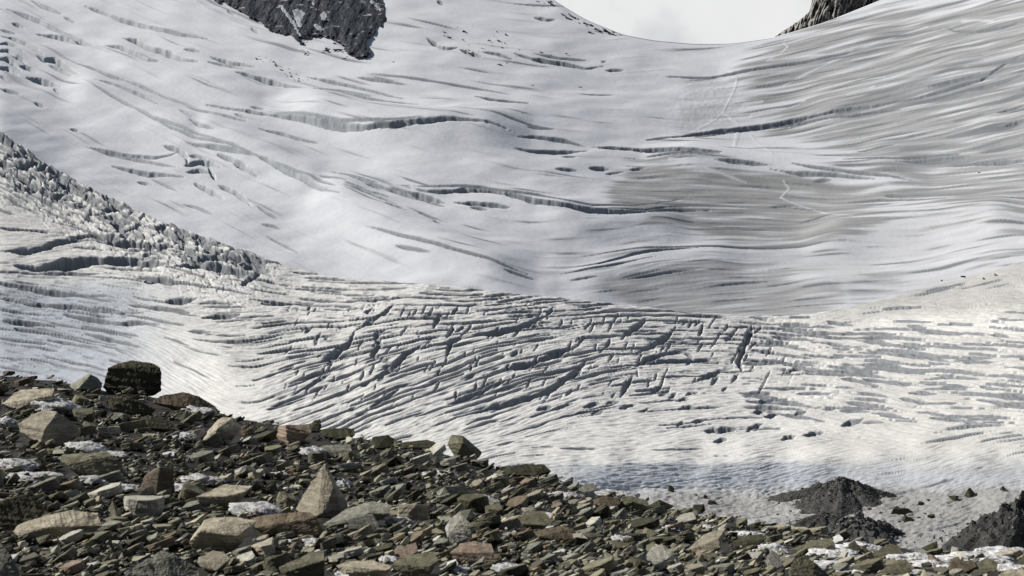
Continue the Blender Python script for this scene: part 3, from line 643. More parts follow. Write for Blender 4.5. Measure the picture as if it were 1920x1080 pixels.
T('wedge stone with a pale sloping left face, on the crest above pebbles', 'the pale-faced wedge', 'tan', [(377,831,4),(384,815,18),(408,786,48),(420,782,50),(437,783,42),(452,800,30),(442,816,5),(400,824,-10),(408,803,-10),(430,800,70)])
T('layered block with an orange left end near the crest', 'the orange-ended block', 'rusty', [(519,820,18),(521,800,20),(535,797,-2),(537,818,-10),(580,795,20),(584,812,-2),(570,825,-5),(542,834,-10),(545,800,50),(585,800,50)])
T('black hump of rock sticking up behind the orange-ended block', 'the black hump', 'dark', [(575,800,10),(590,788,12),(601,785,12),(603,800,5),(597,808,0),(580,808,0),(590,795,35)])
T('tall pointed tan stone standing upright like a pyramid in the scree', 'the pointed tan stone', 'tan', [(608,868,34),(613,872,34),(566,930,30),(556,952,24),(556,965,16),(594,968,-16),(606,962,-16),(626,915,6),(653,948,24),(640,956,4),(615,930,70)])
T('long black slab with a rusty rim under the pointed tan stone', 'the rusty-rimmed slab', 'brown', [(468,972,24),(540,961,30),(580,962,24),(592,970,10),(606,995,5),(598,1004,-2),(500,1001,-6),(478,990,-6),(530,966,70),(580,975,70)])
T('thick slab with a wide pale pitted top, front edge in shade', 'the wide pitted slab', 'tan', [(383,974,66),(430,968,72),(484,976,50),(444,1005,-6),(376,995,-10),(354,1015,0),(360,1027,0),(400,1031,-3),(452,1018,5),(464,1000,15)])
T('slab with a smooth pinkish tan top overhanging a snow hollow', 'the overhanging slab', 'tan', [(368,931,0),(420,908,60),(474,911,50),(457,924,0),(425,931,-8),(375,950,0),(442,946,5),(400,952,0)])
T('round edged tan slab tilted at the camera below a wide pitted slab', 'the round tan slab', 'tan', [(372,1045,20),(400,1032,46),(420,1036,40),(433,1047,12),(405,1070,-14),(382,1066,-6),(369,1055,2),(425,1060,20),(400,1071,10)])
T('square block with a tan top edge and shaded front at the bottom edge', 'the square bottom block', 'olive', [(522,1064,0),(583,1035,48),(608,1035,40),(608,1050,-5),(535,1073,-10),(540,1098,-8),(608,1098,-5),(600,1060,60)])
T('smooth dark boulder cut off by the left edge of the view', 'the left edge boulder', 'dark', [(-30,950,10),(0,940,12),(52,926,24),(92,950,20),(80,966,5),(40,984,-5),(0,993,-8),(-30,990,0),(40,935,70)])
T('long stone with a worn tan left end, black right half', 'the worn tan-ended stone', 'tan', [(21,998,0),(32,984,10),(95,967,18),(130,956,30),(186,964,24),(192,986,5),(110,1001,-5),(90,990,-12),(35,1006,-8),(120,965,70)])
T('big slab with a pale layered rim, brown right end in shade', 'the big layered slab', 'olive', [(110,862,5),(118,852,50),(200,847,44),(216,854,24),(234,880,15),(231,894,5),(190,897,-5),(140,881,-10),(125,870,-6)])
T('upright brown chunk split into ribs, left of a snow lump', 'the ribbed brown chunk', 'brown', [(261,920,2),(269,895,10),(287,879,14),(300,876,4),(325,879,12),(329,922,5),(292,926,-10),(296,885,40)])
T('small pinkish tooth of stone standing on end', 'the pinkish tooth', 'tan', [(198,967,2),(211,938,8),(219,949,8),(219,968,-6),(210,955,24)])
T('craggy dark rock standing out on the crest against the white glacier', 'the craggy crest rock', 'olive', [(838,833,5),(846,815,22),(868,817,22),(904,848,15),(898,858,0),(855,857,-8),(868,830,-8),(882,835,50)])
T('grey green slab with a rippled top right of the pointed tan stone', 'the rippled slab', 'grey green', [(604,984,0),(650,954,44),(700,939,56),(736,947,32),(731,963,5),(665,977,-6),(620,987,-6),(690,962,0)])
T('squat grey block under the right end of a rippled grey slab', 'the squat grey block', 'grey green', [(652,974,4),(668,965,24),(700,964,24),(710,985,5),(708,996,-3),(655,1002,-8),(651,990,-8),(690,975,40)])
T('pale upright stone with lumpy face among brown chips', 'the pale lumpy stone', 'pale grey', [(834,990,14),(845,969,24),(868,966,18),(886,985,5),(878,1009,-6),(850,1020,-12),(838,1006,-6),(870,985,50)])
T('reddish chip leaning on an olive wedge', 'the reddish chip', 'rusty', [(738,1031,12),(780,1017,28),(784,1034,-4),(765,1044,-8),(744,1047,-4),(770,1025,44)])
T('dark slab with a reddish top rim below a pale lumpy stone', 'the red-rimmed slab', 'rusty', [(843,1036,0),(862,1019,36),(890,1014,42),(922,1021,28),(926,1036,5),(921,1054,-5),(850,1052,-6)])
T('olive wedge with a striped sunny top, snow at its right foot', 'the striped olive wedge', 'olive', [(731,1059,0),(760,1042,42),(812,1034,48),(823,1050,16),(806,1062,-6),(800,1082,-10),(745,1077,-8),(800,1050,52)])
T('flat yellowish slab along the bottom edge, right of a square block', 'the flat yellowish slab', 'tan', [(630,1061,0),(650,1051,36),(700,1051,42),(737,1062,12),(726,1069,-6),(650,1074,-10),(650,1084,-8),(720,1080,-5)])
T('olive stone with tan crown and rounded shaded front, above a brown stone', 'the tan-crowned stone', 'olive', [(969,969,12),(1000,957,46),(1020,959,40),(1036,975,15),(1033,986,-3),(980,983,-10),(1000,993,-3)])
T('chunky brown stone resting below the tan-crowned stone', 'the chunky brown stone', 'brown', [(1000,996,12),(1050,985,24),(1070,990,16),(1076,1009,0),(1050,1014,-8),(1010,1007,-8)])
T('pale rounded boulder with dark right flank near the bottom centre', 'the pale rounded boulder', 'pale grey', [(1211,1041,8),(1222,1024,30),(1240,1021,30),(1263,1038,10),(1255,1046,-4),(1235,1059,-10),(1215,1057,-6),(1245,1040,48)])
T('cream knuckle of stone propped against a dark olive wedge', 'the cream knuckle', 'pale grey', [(1433,1051,8),(1447,1031,24),(1460,1039,18),(1469,1061,0),(1450,1068,-8),(1440,1062,-4)])
T('large dark olive wedge at the bottom edge with snow behind', 'the dark olive wedge', 'olive', [(1479,1071,2),(1490,1046,24),(1505,1039,30),(1530,1055,20),(1567,1088,10),(1520,1094,-10),(1484,1092,-10)])
T('long pale slab lying diagonally with a bright upper face', 'the diagonal pale slab', 'tan', [(1283,1034,0),(1320,1002,46),(1362,989,58),(1347,1010,5),(1352,1026,-6),(1320,1037,-8)])
T('dark slab with tan top edge shielding a snow cushion from the sun', 'the snow-shielding slab', 'olive', [(1479,1031,0),(1520,1014,42),(1560,1008,48),(1566,1020,10),(1540,1033,-6),(1490,1038,-6)])
T('black slab with grey top on the snowy crest left of a white snow mound', 'the black snow-crest slab', 'dark', [(1371,1016,6),(1400,1004,34),(1430,1001,34),(1438,1010,8),(1415,1026,-5),(1380,1026,-6)])
T('brown square-cut stone in the snow towards the lower right corner', 'the brown square-cut stone', 'brown', [(1771,1070,2),(1785,1051,18),(1825,1051,24),(1832,1062,5),(1810,1073,-6),(1780,1075,-6)])
T('pointed wedge with sunlit left edge standing in snow, lower right', 'the pointed snow wedge', 'olive', [(1804,1069,2),(1850,1044,36),(1872,1055,20),(1867,1070,-4),(1830,1075,-8)])
T('small dark fin of rock on the snowy crest, seen against grey ice', 'the dark fin', 'dark', [(1726,1028,5),(1745,1020,15),(1757,1014,10),(1759,1030,0),(1745,1034,-4)])
T('dark layered slab half buried in a white snow bank', 'the half-buried slab', 'olive', [(1632,1042,0),(1660,1021,30),(1685,1021,30),(1691,1036,5),(1670,1050,-6),(1640,1048,-6)])
T('tilted slab with striped sunny back sinking into snow above the bottom edge', 'the sinking striped slab', 'olive', [(1643,1074,0),(1685,1049,36),(1700,1049,30),(1717,1065,5),(1700,1077,-6),(1660,1081,-6)])
T('broad tan boulder top cut off by the lower right corner', 'the corner boulder', 'tan', [(1853,1087,0),(1890,1067,36),(1950,1065,42),(1960,1092,0),(1870,1100,-10)])
T('grey boulder cut off by the lower left corner', 'the lower left corner boulder', 'grey green', [(-30,1030,20),(0,1016,20),(20,1040,10),(39,1076,5),(36,1104,-5),(-20,1104,-8)])
T('big grey green boulder with sloping lit left side on the bottom edge', 'the bottom grey boulder', 'grey green', [(233,1074,0),(270,1050,18),(305,1031,30),(330,1040,22),(372,1062,16),(378,1095,0),(290,1100,-10),(250,1094,-6)])
T('flat black ledge on the crest just right of the orange-ended block', 'the flat black ledge', 'dark', [(598,806,10),(625,803,20),(664,803,20),(666,816,5),(640,822,-4),(606,818,-4),(640,808,40)])
T('black lump on the crest between two flat dark ledges', 'the black crest lump', 'dark', [(692,834,5),(698,819,12),(728,815,14),(740,824,10),(738,838,0),(705,840,-5),(715,825,40)])
T('thin dark ledge on the crest left of the craggy crest rock', 'the thin dark ledge', 'dark', [(750,830,10),(800,824,20),(818,830,15),(806,838,0),(756,840,-5),(790,830,40)])
T('low dark slab on the crest with the blue ice slope behind', 'the low crest slab', 'dark', [(940,878,10),(985,869,20),(1020,871,18),(1034,884,8),(1000,891,-4),(950,890,-5),(1000,876,45)])
T('dark blunt block perched on the crest against the pale rubbly ice', 'the blunt crest block', 'dark', [(1295,958,4),(1301,946,8),(1320,945,8),(1323,957,3),(1312,962,-4),(1310,950,20)])
T('black peaked rock on the crest left of the blunt crest block', 'the black peaked rock', 'dark', [(1213,949,5),(1236,936,10),(1264,949,10),(1240,955,-5),(1238,944,30)])
T('pale striped stone with a snow tail on the crest', 'the snow-tailed stone', 'grey green', [(1082,919,2),(1098,906,18),(1114,907,16),(1120,918,2),(1100,924,-6),(1105,912,30)])
T('brown oblong block in front of the crest snow tail', 'the brown oblong block', 'brown', [(1110,938,8),(1130,930,14),(1158,933,14),(1164,945,3),(1140,950,-5),(1115,948,-5),(1140,936,34)])
T('flat grey slab with a hollow front, right of the orange-ended block', 'the hollow-fronted slab', 'grey green', [(571,843,4),(610,834,30),(655,833,34),(662,845,5),(630,856,-5),(585,852,-5)])
N_LAND = len(ROCKS)

# ------------------------------------------------------------------ snow among the rocks
MAT_PATCH = glacier_mat('grainy_snow', 3.0, .25)
_nt = MAT_PATCH.node_tree; _b = _nt.nodes['Principled BSDF']; _src = _b.inputs['Base Color'].links[0].from_socket
_tc = N(_nt, 'ShaderNodeTexCoord'); _n = N(_nt, 'ShaderNodeTexNoise'); _n.inputs['Scale'].default_value = 16; _n.inputs['Detail'].default_value = 6; _n.inputs['Roughness'].default_value = .7
_nt.links.new(_tc.outputs['Object'], _n.inputs['Vector'])
_r = N(_nt, 'ShaderNodeMapRange'); _r.inputs['From Min'].default_value = .52; _r.inputs['From Max'].default_value = .62; _nt.links.new(_n.outputs['Fac'], _r.inputs['Value'])
_x = N(_nt, 'ShaderNodeMix', data_type='RGBA'); _nt.links.new(_r.outputs[0], _x.inputs['Factor']); _nt.links.new(_src, _x.inputs['A']); _x.inputs['B'].default_value = (.12, .11, .085, 1)
_nt.links.new(_x.outputs['Result'], _b.inputs['Base Color'])
SNOW_SPOTS = [(104,752,84,40),(8,783,50,32),(160,830,76,34),(28,862,80,32),(215,848,70,18),(62,887,90,20),(232,908,60,18),(172,893,50,20),(372,764,62,26),(350,812,44,22),(376,892,70,26),(350,908,60,22),(480,944,96,44),(592,838,50,30),(527,886,34,20),
    (646,902,34,26),(735,1044,44,26),(752,972,56,24),(826,884,64,15),(902,930,54,18),(1060,924,52,18),(1032,963,48,14),(1152,920,84,26),(1166,1006,44,26),(1262,986,34,15),(1330,986,44,14),(1452,1022,56,32),(1402,998,60,14),(1562,1032,80,20),
    (1622,1020,70,22),(1702,1038,80,30),(1742,1052,64,18),(1835,1041,110,18),(1784,1046,60,16),(1885,1028,84,20),(1902,1060,60,22),(1702,1068,70,20),(1562,1054,64,16),(1616,1064,60,16),(1530,1060,50,14),(955,1058,56,22),(655,1072,44,18),(860,1062,54,24),(590,1010,40,20),(1862,1050,60,16),(1780,1062,50,16)]
_bm = bmesh.new(); bmesh.ops.create_icosphere(_bm, subdivisions=4, radius=1)
_sv = np.array([v.co[:] for v in _bm.verts]); _sf = np.array([[v.index for v in f.verts] for f in _bm.faces]); _bm.free()
SNOW_OBJ = []
for i, (cx, cy, wp, hp) in enumerate(SNOW_SPOTS):
    by = cy+hp*.5; D0 = float(fore_D(cx, by)); s = D0/F_PX
    P = _sv.copy(); x, y, zz = P.T
    n = fbm(x*1.6+zz+i*3.1, y*1.6-zz, 500, 4)*.42+.14*perlin(x*5+zz*3, y*5+i, 507)
    P = P*(1+n)[:, None]; P[:, 2] = np.where(P[:, 2] < 0, P[:, 2]*.5, P[:, 2])
    # a bank that leans down to the right, in the lee of its stone
    P[:, 2] -= .22*P[:, 0]
    P = P*np.array([wp*(.52 if cx < 1400 else .62)*s, wp*.42*s, hp*.40*s])
    c = unproj(cx, by-hp*.1, D0)
    o = mesh_object('snow_patch', P, _sf, MAT_PATCH, smooth_shade=True, col=np.tile(np.array([.50, .505, .51])*(1.35 if cx > 1400 else 1.0), (len(P), 1)))
    o.location = c; SNOW_OBJ.append((o, cx, cy, wp, hp))
# ------------------------------------------------------------------ loose stones: a few hundred single rocks
BASE = []
mats = ['olive', 'grey green', 'tan', 'pale grey', 'rusty', 'brown', 'dark']
for i in range(42):
    rr = np.random.RandomState(900+i); colour = (mats*6)[i]
    shape = ['slab', 'slab', 'chunk', 'slab', 'splinter', 'slab'][i//7]
    n = 12 if shape != 'chunk' else 14
    ang = np.sort(rr.rand(n)*2*np.pi); rad = .75+.3*rr.rand(n)
    th = {'slab': .27, 'chunk': .55, 'splinter': .3}[shape]; asp = {'slab': .75, 'chunk': .8, 'splinter': .42}[shape]
    P = []
    for a_, q in zip(ang, rad):
        P.append((math.cos(a_)*q, math.sin(a_)*q*asp, th*(.6+.4*rr.rand())))
        P.append((math.cos(a_+.2)*q*(.9+.15*rr.rand()), math.sin(a_+.2)*q*asp, -th*(.6+.4*rr.rand())))
    BASE.append((colour, shape, bm_mesh('rock', hull_bm(np.array(P), 3, .024, 31*i), RM[colour])))
taken = [(a, b, hw, hh) for (a, b, hw, hh, _) in LAND]
want = 292-N_LAND
PICK = {'olive': .26, 'grey green': .26, 'tan': .17, 'pale grey': .12, 'rusty': .02, 'brown': .05, 'dark': .12}
LOOSE = []; tries = 0
while len(LOOSE) < want and tries < 30000:
    tries += 1
    px = random.uniform(-10, 1930); rg = float(RIDGE(px))
    py = rg+2+(1078-rg)*random.random()
    depth01 = (py-rg)/(1080-rg)
    wp = random.choice([32, 35, 38, 42, 46, 52, 60, 70])*(.72+.4*depth01)
    hp = wp*.32
    if any(abs(px-a) < hw*.9+wp*.28 and abs(py-b) < hh*.85+hp*.38 for a, b, hw, hh in taken): continue
    if any(abs(px-a) < w_*.42 and abs(py-b) < h_*.42 for _, a, b, w_, h_ in SNOW_OBJ) and random.random() < .85: continue
    taken.append((px, py, wp*.42, hp*.4))
    c_ = random.choices(list(PICK), list(PICK.values()))[0]
    base = random.choice([b for b in BASE if b[0] == c_])
    D0 = float(fore_D(px, py)); s = D0/F_PX
    o = link('rock', base[2], unproj(px, py-hp*.28, D0), wp*.58*s)
    tilt = random.gauss(19, 9) if base[1] != 'chunk' else random.uniform(-30, 30)
    o.rotation_euler = Matrix.Rotation(R(random.gauss(5, 8)), 4, 'X').to_3x3().to_4x4().to_euler()
    m = Matrix.Rotation(R(-tilt), 4, 'Y') @ Matrix.Rotation(R(random.gauss(-4, 8)), 4, 'X') @ Matrix.Rotation(random.uniform(0, 6.28) if base[1] != 'splinter' else random.gauss(0, .5)+random.choice([0, math.pi]), 4, 'Z')
    o.rotation_euler = m.to_euler()
    LOOSE.append((o, px, py, wp, base[0], base[1]))
# ------------------------------------------------------------------ labels that single each stone out by its neighbours
USED = set(o['label'] for o in ROCKS)
def place_phrase(px, py, skip=0):
    L_ = sorted(LAND, key=lambda l: ((l[0]-px)**2+((l[1]-py)*2.2)**2))
    a = L_[skip]; dx = px-a[0]; dy = py-a[1]
    far = math.hypot(dx, dy*2.2) > a[2]*2.4
    if abs(dx) > abs(dy)*2.2: rel = ('well ' if far else '')+('right of' if dx > 0 else 'left of')
    elif dy > 0: rel = 'well below' if far else ('below and right of' if dx > 8 else 'below and left of' if dx < -8 else 'just below')
    else: rel = 'well above' if far else ('above and right of' if dx > 8 else 'above and left of' if dx < -8 else 'just above')
    return rel, a[4], L_[skip+1][4]
def unique_label(first, px, py):
    rel, a, b = place_phrase(px, py); c1 = f'{first} {rel} {a}'
    r2, a2, b2 = place_phrase(px, py, 1); r3, a3, b3 = place_phrase(px, py, 2)
    for c in (c1, f'{first} {r2} {a2}', f'{first} between {a} and {b}', f'{first} {r3} {a3}', f'{first} {rel} {a}, towards {b}', f'{first} {rel} {a}, towards {b2}', f'{first} {r2} {a2}, towards {a3}', f'{first} {r2} {a2}, towards {b3}', f'{first} {r3} {a3}, towards {b3}'):
        if c not in USED and len(c.split()) <= 16:
            USED.add(c); return c
    return None
for (o, px, py, wp, c_, sh) in LOOSE:
    size = 'small' if wp < 36 else 'mid-sized' if wp < 50 else 'large'
    nm = {'slab': 'flat slab', 'chunk': 'angular stone', 'splinter': 'narrow splinter'}[sh]
    cc = {'dark': 'blackish', 'tan': 'tan', 'olive': 'olive'}.get(c_, c_)
    lab = unique_label(f'{size} {cc} {nm}', px, py) or unique_label(f'{size} tilted {cc} {nm}', px, py) or f'{size} {cc} {nm} lying in the scree'
    tag(o, lab, 'rock', 'loose rocks of the scree slope')
for (o, cx, cy, wp, hp) in SNOW_OBJ:
    size = 'small' if wp < 50 else 'wide' if wp > 78 else 'medium'
    lab = unique_label(f'{size} grainy snow patch', cx, cy) or unique_label(f'{size} old snow bank', cx, cy) or 'grainy snow patch among the rocks'
    tag(o, lab, 'snow patch', 'snow patches among the scree')

# ------------------------------------------------------------------ the countless small chips: one mass
def small_hulls(k, seed):
    out = []
    for i in range(k):
        rr = np.random.RandomState(seed+i); n = 7
        ang = np.sort(rr.rand(n)*2*np.pi); P = []
        th = rr.choice([.16, .22, .3, .45]); asp = rr.uniform(.5, .9)
        for a_ in ang:
            q = .7+.4*rr.rand(); P.append((math.cos(a_)*q, math.sin(a_)*q*asp, th*rr.uniform(.3, 1))); P.append((math.cos(a_+.3)*q*.9, math.sin(a_+.3)*q*.9*asp, -th*rr.uniform(.3, 1)))
        bm = hull_bm(np.array(P), 0, 0, i); bmesh.ops.triangulate(bm, faces=bm.faces[:])
        bm.verts.index_update()
        out.append((np.array([v.co[:] for v in bm.verts]), np.array([[v.index for v in f.verts] for f in bm.faces]))); bm.free()
    return out
HULLS = small_hulls(24, 77)
def rotmats(tilt, pitch, yaw):
    ct, st = np.cos(-tilt), np.sin(-tilt); cp, sp = np.cos(pitch), np.sin(pitch); cy, sy = np.cos(yaw), np.sin(yaw); o_ = np.ones_like(ct); z_ = o_*0
    Ry = np.stack([np.stack([ct, z_, st], -1), np.stack([z_, o_, z_], -1), np.stack([-st, z_, ct], -1)], -2)
    Rx = np.stack([np.stack([o_, z_, z_], -1), np.stack([z_, cp, -sp], -1), np.stack([z_, sp, cp], -1)], -2)
    Rz = np.stack([np.stack([cy, -sy, z_], -1), np.stack([sy, cy, z_], -1), np.stack([z_, z_, o_], -1)], -2)
    return Ry @ Rx @ Rz
def chip_mass(name, P, size, tilt, pitch, yaw, colours, mat, parent=None):
    M = rotmats(tilt, pitch, yaw); k = RS.randint(0, len(HULLS), len(P)); VV = []; FF = []; CC = []; off = 0
    for i, (hv, hf) in enumerate(HULLS):
        id_ = np.where(k == i)[0]
        if len(id_) == 0: continue
        v = np.einsum('nij,vj->nvi', M[id_], hv)*size[id_, None, None]+P[id_, None, :]
        f = hf[None]+(np.arange(len(id_))*len(hv))[:, None, None]+off
        VV.append(v.reshape(-1, 3)); FF.append(f.reshape(-1, 3)); CC.append(np.repeat(colours[id_], len(hv), 0)); off += len(id_)*len(hv)
    return mesh_object(name, np.concatenate(VV), np.concatenate(FF), mat, parent=parent, col=np.concatenate(CC))
n = 22000
px = RS.uniform(-120, 2040, n); rg = RIDGE(px); py = rg-1+(1110-rg)*RS.rand(n)**.9
keep = np.ones(n, bool)
for (_, a, b, w_, h_) in SNOW_OBJ: keep &= ~((((px-a)/(w_*.5))**2+((py-b)/(h_*.55))**2 < 1) & (RS.rand(n) < np.where(px > 1400, .85, .5)))
wp = np.exp(RS.normal(math.log(14.5), .5, n)); wp = np.clip(wp, 4, 42)*(.8+.35*smooth(0, 1, (py-RIDGE(px))/(1080-RIDGE(px))))
for (a, b, hw, hh, _) in LAND: keep &= ~((np.abs(px-a) < hw*.92+wp*.2) & (py > b-hh*.2) & (py < b+hh*.95+wp*.22))
for (_o, a, b, w_, _c, _s) in LOOSE: keep &= ~((np.abs(px-a) < w_*.42) & (py > b-w_*.06) & (py < b+w_*.16+wp*.1) & (wp > 8))
sfrac = smooth(1440, 1640, px)*.5; keep &= RS.rand(n) > sfrac
px, py, wp = px[keep], py[keep], wp[keep]; n = len(px)
D = fore_D(px, py); P = unproj(px, py, D); P[:, 2] += (fbm(px/38, py/16, 301, 4)*3.0-2.5+wp*.08+RS.rand(n)**1.5*8.0)*D/F_PX
pal = np.array([[.105,.096,.050],[.172,.158,.092],[.148,.15,.108],[.208,.20,.152],[.275,.25,.155],[.32,.305,.225],[.20,.135,.07],[.06,.058,.037],[.42,.405,.335]])
ci = RS.choice(len(pal), n, p=[.20,.19,.15,.12,.10,.07,.015,.12,.035])
pal = pal*.72+pal.mean(1, keepdims=True)*.28
cc = np.minimum(pal[ci]*RS.uniform(.3, 2.0, (n, 1)), .5)
def chip_mat(name):
    m, nt, b = nodes(name); L = nt.links.new
    at = N(nt, 'ShaderNodeAttribute', attribute_name='albedo'); tc = N(nt, 'ShaderNodeTexCoord')
    n1 = N(nt, 'ShaderNodeTexNoise'); n1.inputs['Scale'].default_value = 14; n1.inputs['Detail'].default_value = 5; L(tc.outputs['Object'], n1.inputs['Vector'])
    mr = N(nt, 'ShaderNodeMapRange'); mr.inputs['To Min'].default_value = .6; mr.inputs['To Max'].default_value = 1.4; L(n1.outputs['Fac'], mr.inputs['Value'])
    mx = N(nt, 'ShaderNodeMix', data_type='RGBA', blend_type='MULTIPLY'); mx.inputs['Factor'].default_value = 1
    L(at.outputs['Color'], mx.inputs['A']); L(mr.outputs['Result'], mx.inputs['B']); L(mx.outputs['Result'], b.inputs['Base Color'])
    b.inputs['Roughness'].default_value = .65; b.inputs['Specular IOR Level'].default_value = .3
    return m
MAT_CHIP = chip_mat('stone_chips')
o = chip_mass('scree', P, wp*.55*D/F_PX, np.radians(RS.normal(20, 13, n)), np.radians(RS.normal(-5, 12, n)), RS.uniform(0, 6.28, n), cc, MAT_CHIP)
o['kind'] = 'stuff'; o['label'] = 'countless small flat stone chips covering the foreground slope'

# ================================================================== rock faces, far stones, debris on the ice
def dust(m, amount, scale):
    nt = m.node_tree; L = nt.links.new; b = nt.nodes['Principled BSDF']; src = b.inputs['Base Color'].links[0].from_socket
    g = N(nt, 'ShaderNodeNewGeometry'); sp = N(nt, 'ShaderNodeSeparateXYZ'); L(g.outputs['Normal'], sp.inputs[0])
    tc = N(nt, 'ShaderNodeTexCoord'); n = N(nt, 'ShaderNodeTexNoise'); n.inputs['Scale'].default_value = scale; n.inputs['Detail'].default_value = 6; L(tc.outputs['Object'], n.inputs['Vector'])
    a = N(nt, 'ShaderNodeMath', operation='MULTIPLY_ADD'); a.inputs[1].default_value = .55; L(sp.outputs['Z'], a.inputs[0]); L(n.outputs['Fac'], a.inputs[2])
    r = N(nt, 'ShaderNodeMapRange'); r.inputs['From Min'].default_value = amount; r.inputs['From Max'].default_value = amount+.1; L(a.outputs[0], r.inputs['Value'])
    x = N(nt, 'ShaderNodeMix', data_type='RGBA'); L(r.outputs[0], x.inputs['Factor']); L(src, x.inputs['A']); x.inputs['B'].default_value = (.55, .57, .6, 1)
    L(x.outputs['Result'], b.inputs['Base Color'])
MAT_CLIFF = rock_mat('dark_cliff', (.013, .017, .024), (.05, .058, .072), .09, .8, .8, .35)
MAT_CLIFF2 = rock_mat('ribbed_cliff', (.07, .073, .077), (.32, .31, .285), .1, .8, .8, .3)
poly = [(380,-40),(400,0),(440,12),(470,30),(490,42),(502,54),(540,64),(556,74),(575,70),(590,64),(620,68),(640,82),(655,97),(672,109),(694,106),(690,92),(680,78),(690,68),(702,58),(716,46),(726,38),(722,20),(718,0),(714,-40)]
CG = Grid(370, 740, -45, 125, .9)
wxx = fbm(CG.X/8, CG.Y/8, 601, 5, .62)*9; wyy = fbm(CG.X/8, CG.Y/8, 607, 5, .62)*8
m = CG.blur(CG.poly(poly, (wxx, wyy)), 2.0); m2 = CG.blur(CG.poly(poly), 10)
m = np.where(CG.Y < -30, np.maximum(m, m2), m)
rib = fbm((CG.X+CG.Y*.45)/16, (CG.Y-CG.X*.3)/44, 611, 6, .5)
Dc = back_D(CG.X, CG.Y)-1+(smooth(.5, .15, m)*12)-m2*3.5-rib*1.5*m-fbm(CG.X/28, CG.Y/20, 617, 4)*2*m
V = unproj(CG.X, CG.Y, Dc)
cf = mesh_object('cliff', V.reshape(-1, 3), grid_faces(CG.h, CG.w), MAT_CLIFF)
tag(cf, 'dark blue-grey cliff hanging into the snow at the upper left', 'cliff')
MAT_LEDGE = glacier_mat('ledge_snow', .1, .2)
for pts in [[(520,8),(545,40),(560,66),(568,72),(553,40),(530,10)],[(548,18),(560,16),(575,26),(570,30),(566,52),(558,50),(552,30),(549,26)],[(600,26),(608,22),(617,32),(615,40),(603,38)],[(588,44),(598,46),(610,58),(600,60),(590,52)],[(690,0),(702,2),(712,12),(718,26),(708,16),(696,6)],[(583,2),(590,6),(588,12)]]:
    x0 = min(p[0] for p in pts)-4; x1 = max(p[0] for p in pts)+4; y0 = min(p[1] for p in pts)-4; y1 = max(p[1] for p in pts)+4
    g = Grid(x0, x1, y0, y1, .8); mm = g.blur(g.poly(pts, (fbm(g.X/4, g.Y/4, 621, 3)*2.5, fbm(g.X/4, g.Y/4, 622, 3)*2.5)), 1.0)
    Dg = CG.at(Dc, g.X, g.Y)+smooth(.55, .25, mm)*4-mm*1.0
    mesh_object('snow_ledge', unproj(g.X, g.Y, Dg).reshape(-1, 3), grid_faces(g.h, g.w), MAT_LEDGE, parent=cf, smooth_shade=True, col=np.tile(np.array([.34, .36, .39]), (g.w*g.h, 1)))
dust(MAT_CLIFF, 1.12, .22)
# the ribbed wall behind the col's right shoulder
top = interp([(1430, 92), (1452, 71), (1470, 57), (1500, 37), (1518, 22), (1526, 6), (1534, -25), (1560, -70), (1640, -88), (1720, -70), (1790, -20)])
cx_ = np.linspace(1430, 1790, 300); rows = np.linspace(0, 1, 120)
jag = perlin(cx_/7, cx_*0+.3, 641)*1.6+perlin(cx_/2.5, cx_*0+.7, 642)*.8
b0 = SKYL(cx_)+26; t0 = top(cx_)+jag
PX = np.broadcast_to(cx_, (120, 300)); PY = b0+(t0-b0)*rows[:, None]
ribs = 1-np.abs(perlin((PX+PY*.32)/7, PY/42, 651))*2.2+.6*perlin((PX+PY*.3)/3.2, PY/16, 652)
Dw = 925+((PX-1600)/170)**2*22+(1-rows[:, None])*(-14)-ribs*4.5-fbm(PX/22, PY/22, 655, 3)*6
V = unproj(PX, PY, Dw)
lst = V[-1]; V = np.concatenate([V, np.stack([lst+np.array([0, 15., -3.]), lst+np.array([0, 45., -25.]), lst+np.array([0, 75., -80.])])], 0)
o = mesh_object('rock_wall', V.reshape(-1, 3), grid_faces(123, 300), MAT_CLIFF2)
tag(o, 'steep ribbed grey rock wall rising behind the right shoulder of the col', 'cliff')
# stones lying on the far snow
FARB = [bm_mesh('stone', hull_bm(np.random.RandomState(1200+i).normal(0, 1, (12, 3))*np.array([.75, .6, .42]), 1, .05, i), MAT_CLIFF) for i in range(8)]
def far_stone(px, py, wp, label, group, dfun=back_D, stretch=1.0, tilt=0.0, lift=0.0, mesh=None, name='stone', cat='stone'):
    D0 = float(dfun(px, py)); s = D0/F_PX
    o = link(name, mesh or random.choice(FARB), unproj(px, py-lift, D0), (wp*.55*s*stretch, wp*.5*s, wp*.5*s))
    o.rotation_euler = (random.uniform(-.3, .3), R(tilt), random.uniform(-.5, .5))
    return tag(o, label, cat, group)
def along(a, b, t): return a[0]+(b[0]-a[0])*t, a[1]+(b[1]-a[1])*t
for i in range(60):
    x = 1005+160*(i/59.)+random.uniform(-4, 4); y = float(SKYL(x))+random.uniform(1, 6)+random.random()**2*18*(1-i/70.)+ (1-i/60.)*6
    far_stone(x, y, random.choice([2.5, 3, 4, 5, 7, 9])*(1-.4*i/60.), 'small dark stone in the band of rocks below the left skyline of the col', 'rocks along the left skyline of the col', stretch=1.4, tilt=25)
for i in range(46):
    u = random.random(); x = 566+130*u+random.gauss(0, 8); y = 76+30*u+random.gauss(4, 8)-18*abs(u-.9)*(u > .8)
    far_stone(x, y, random.choice([1.8, 2.2, 3, 4, 5]), 'small dark stone in the scatter below the dark upper left cliff', 'stones below the dark upper left cliff', stretch=1.3)
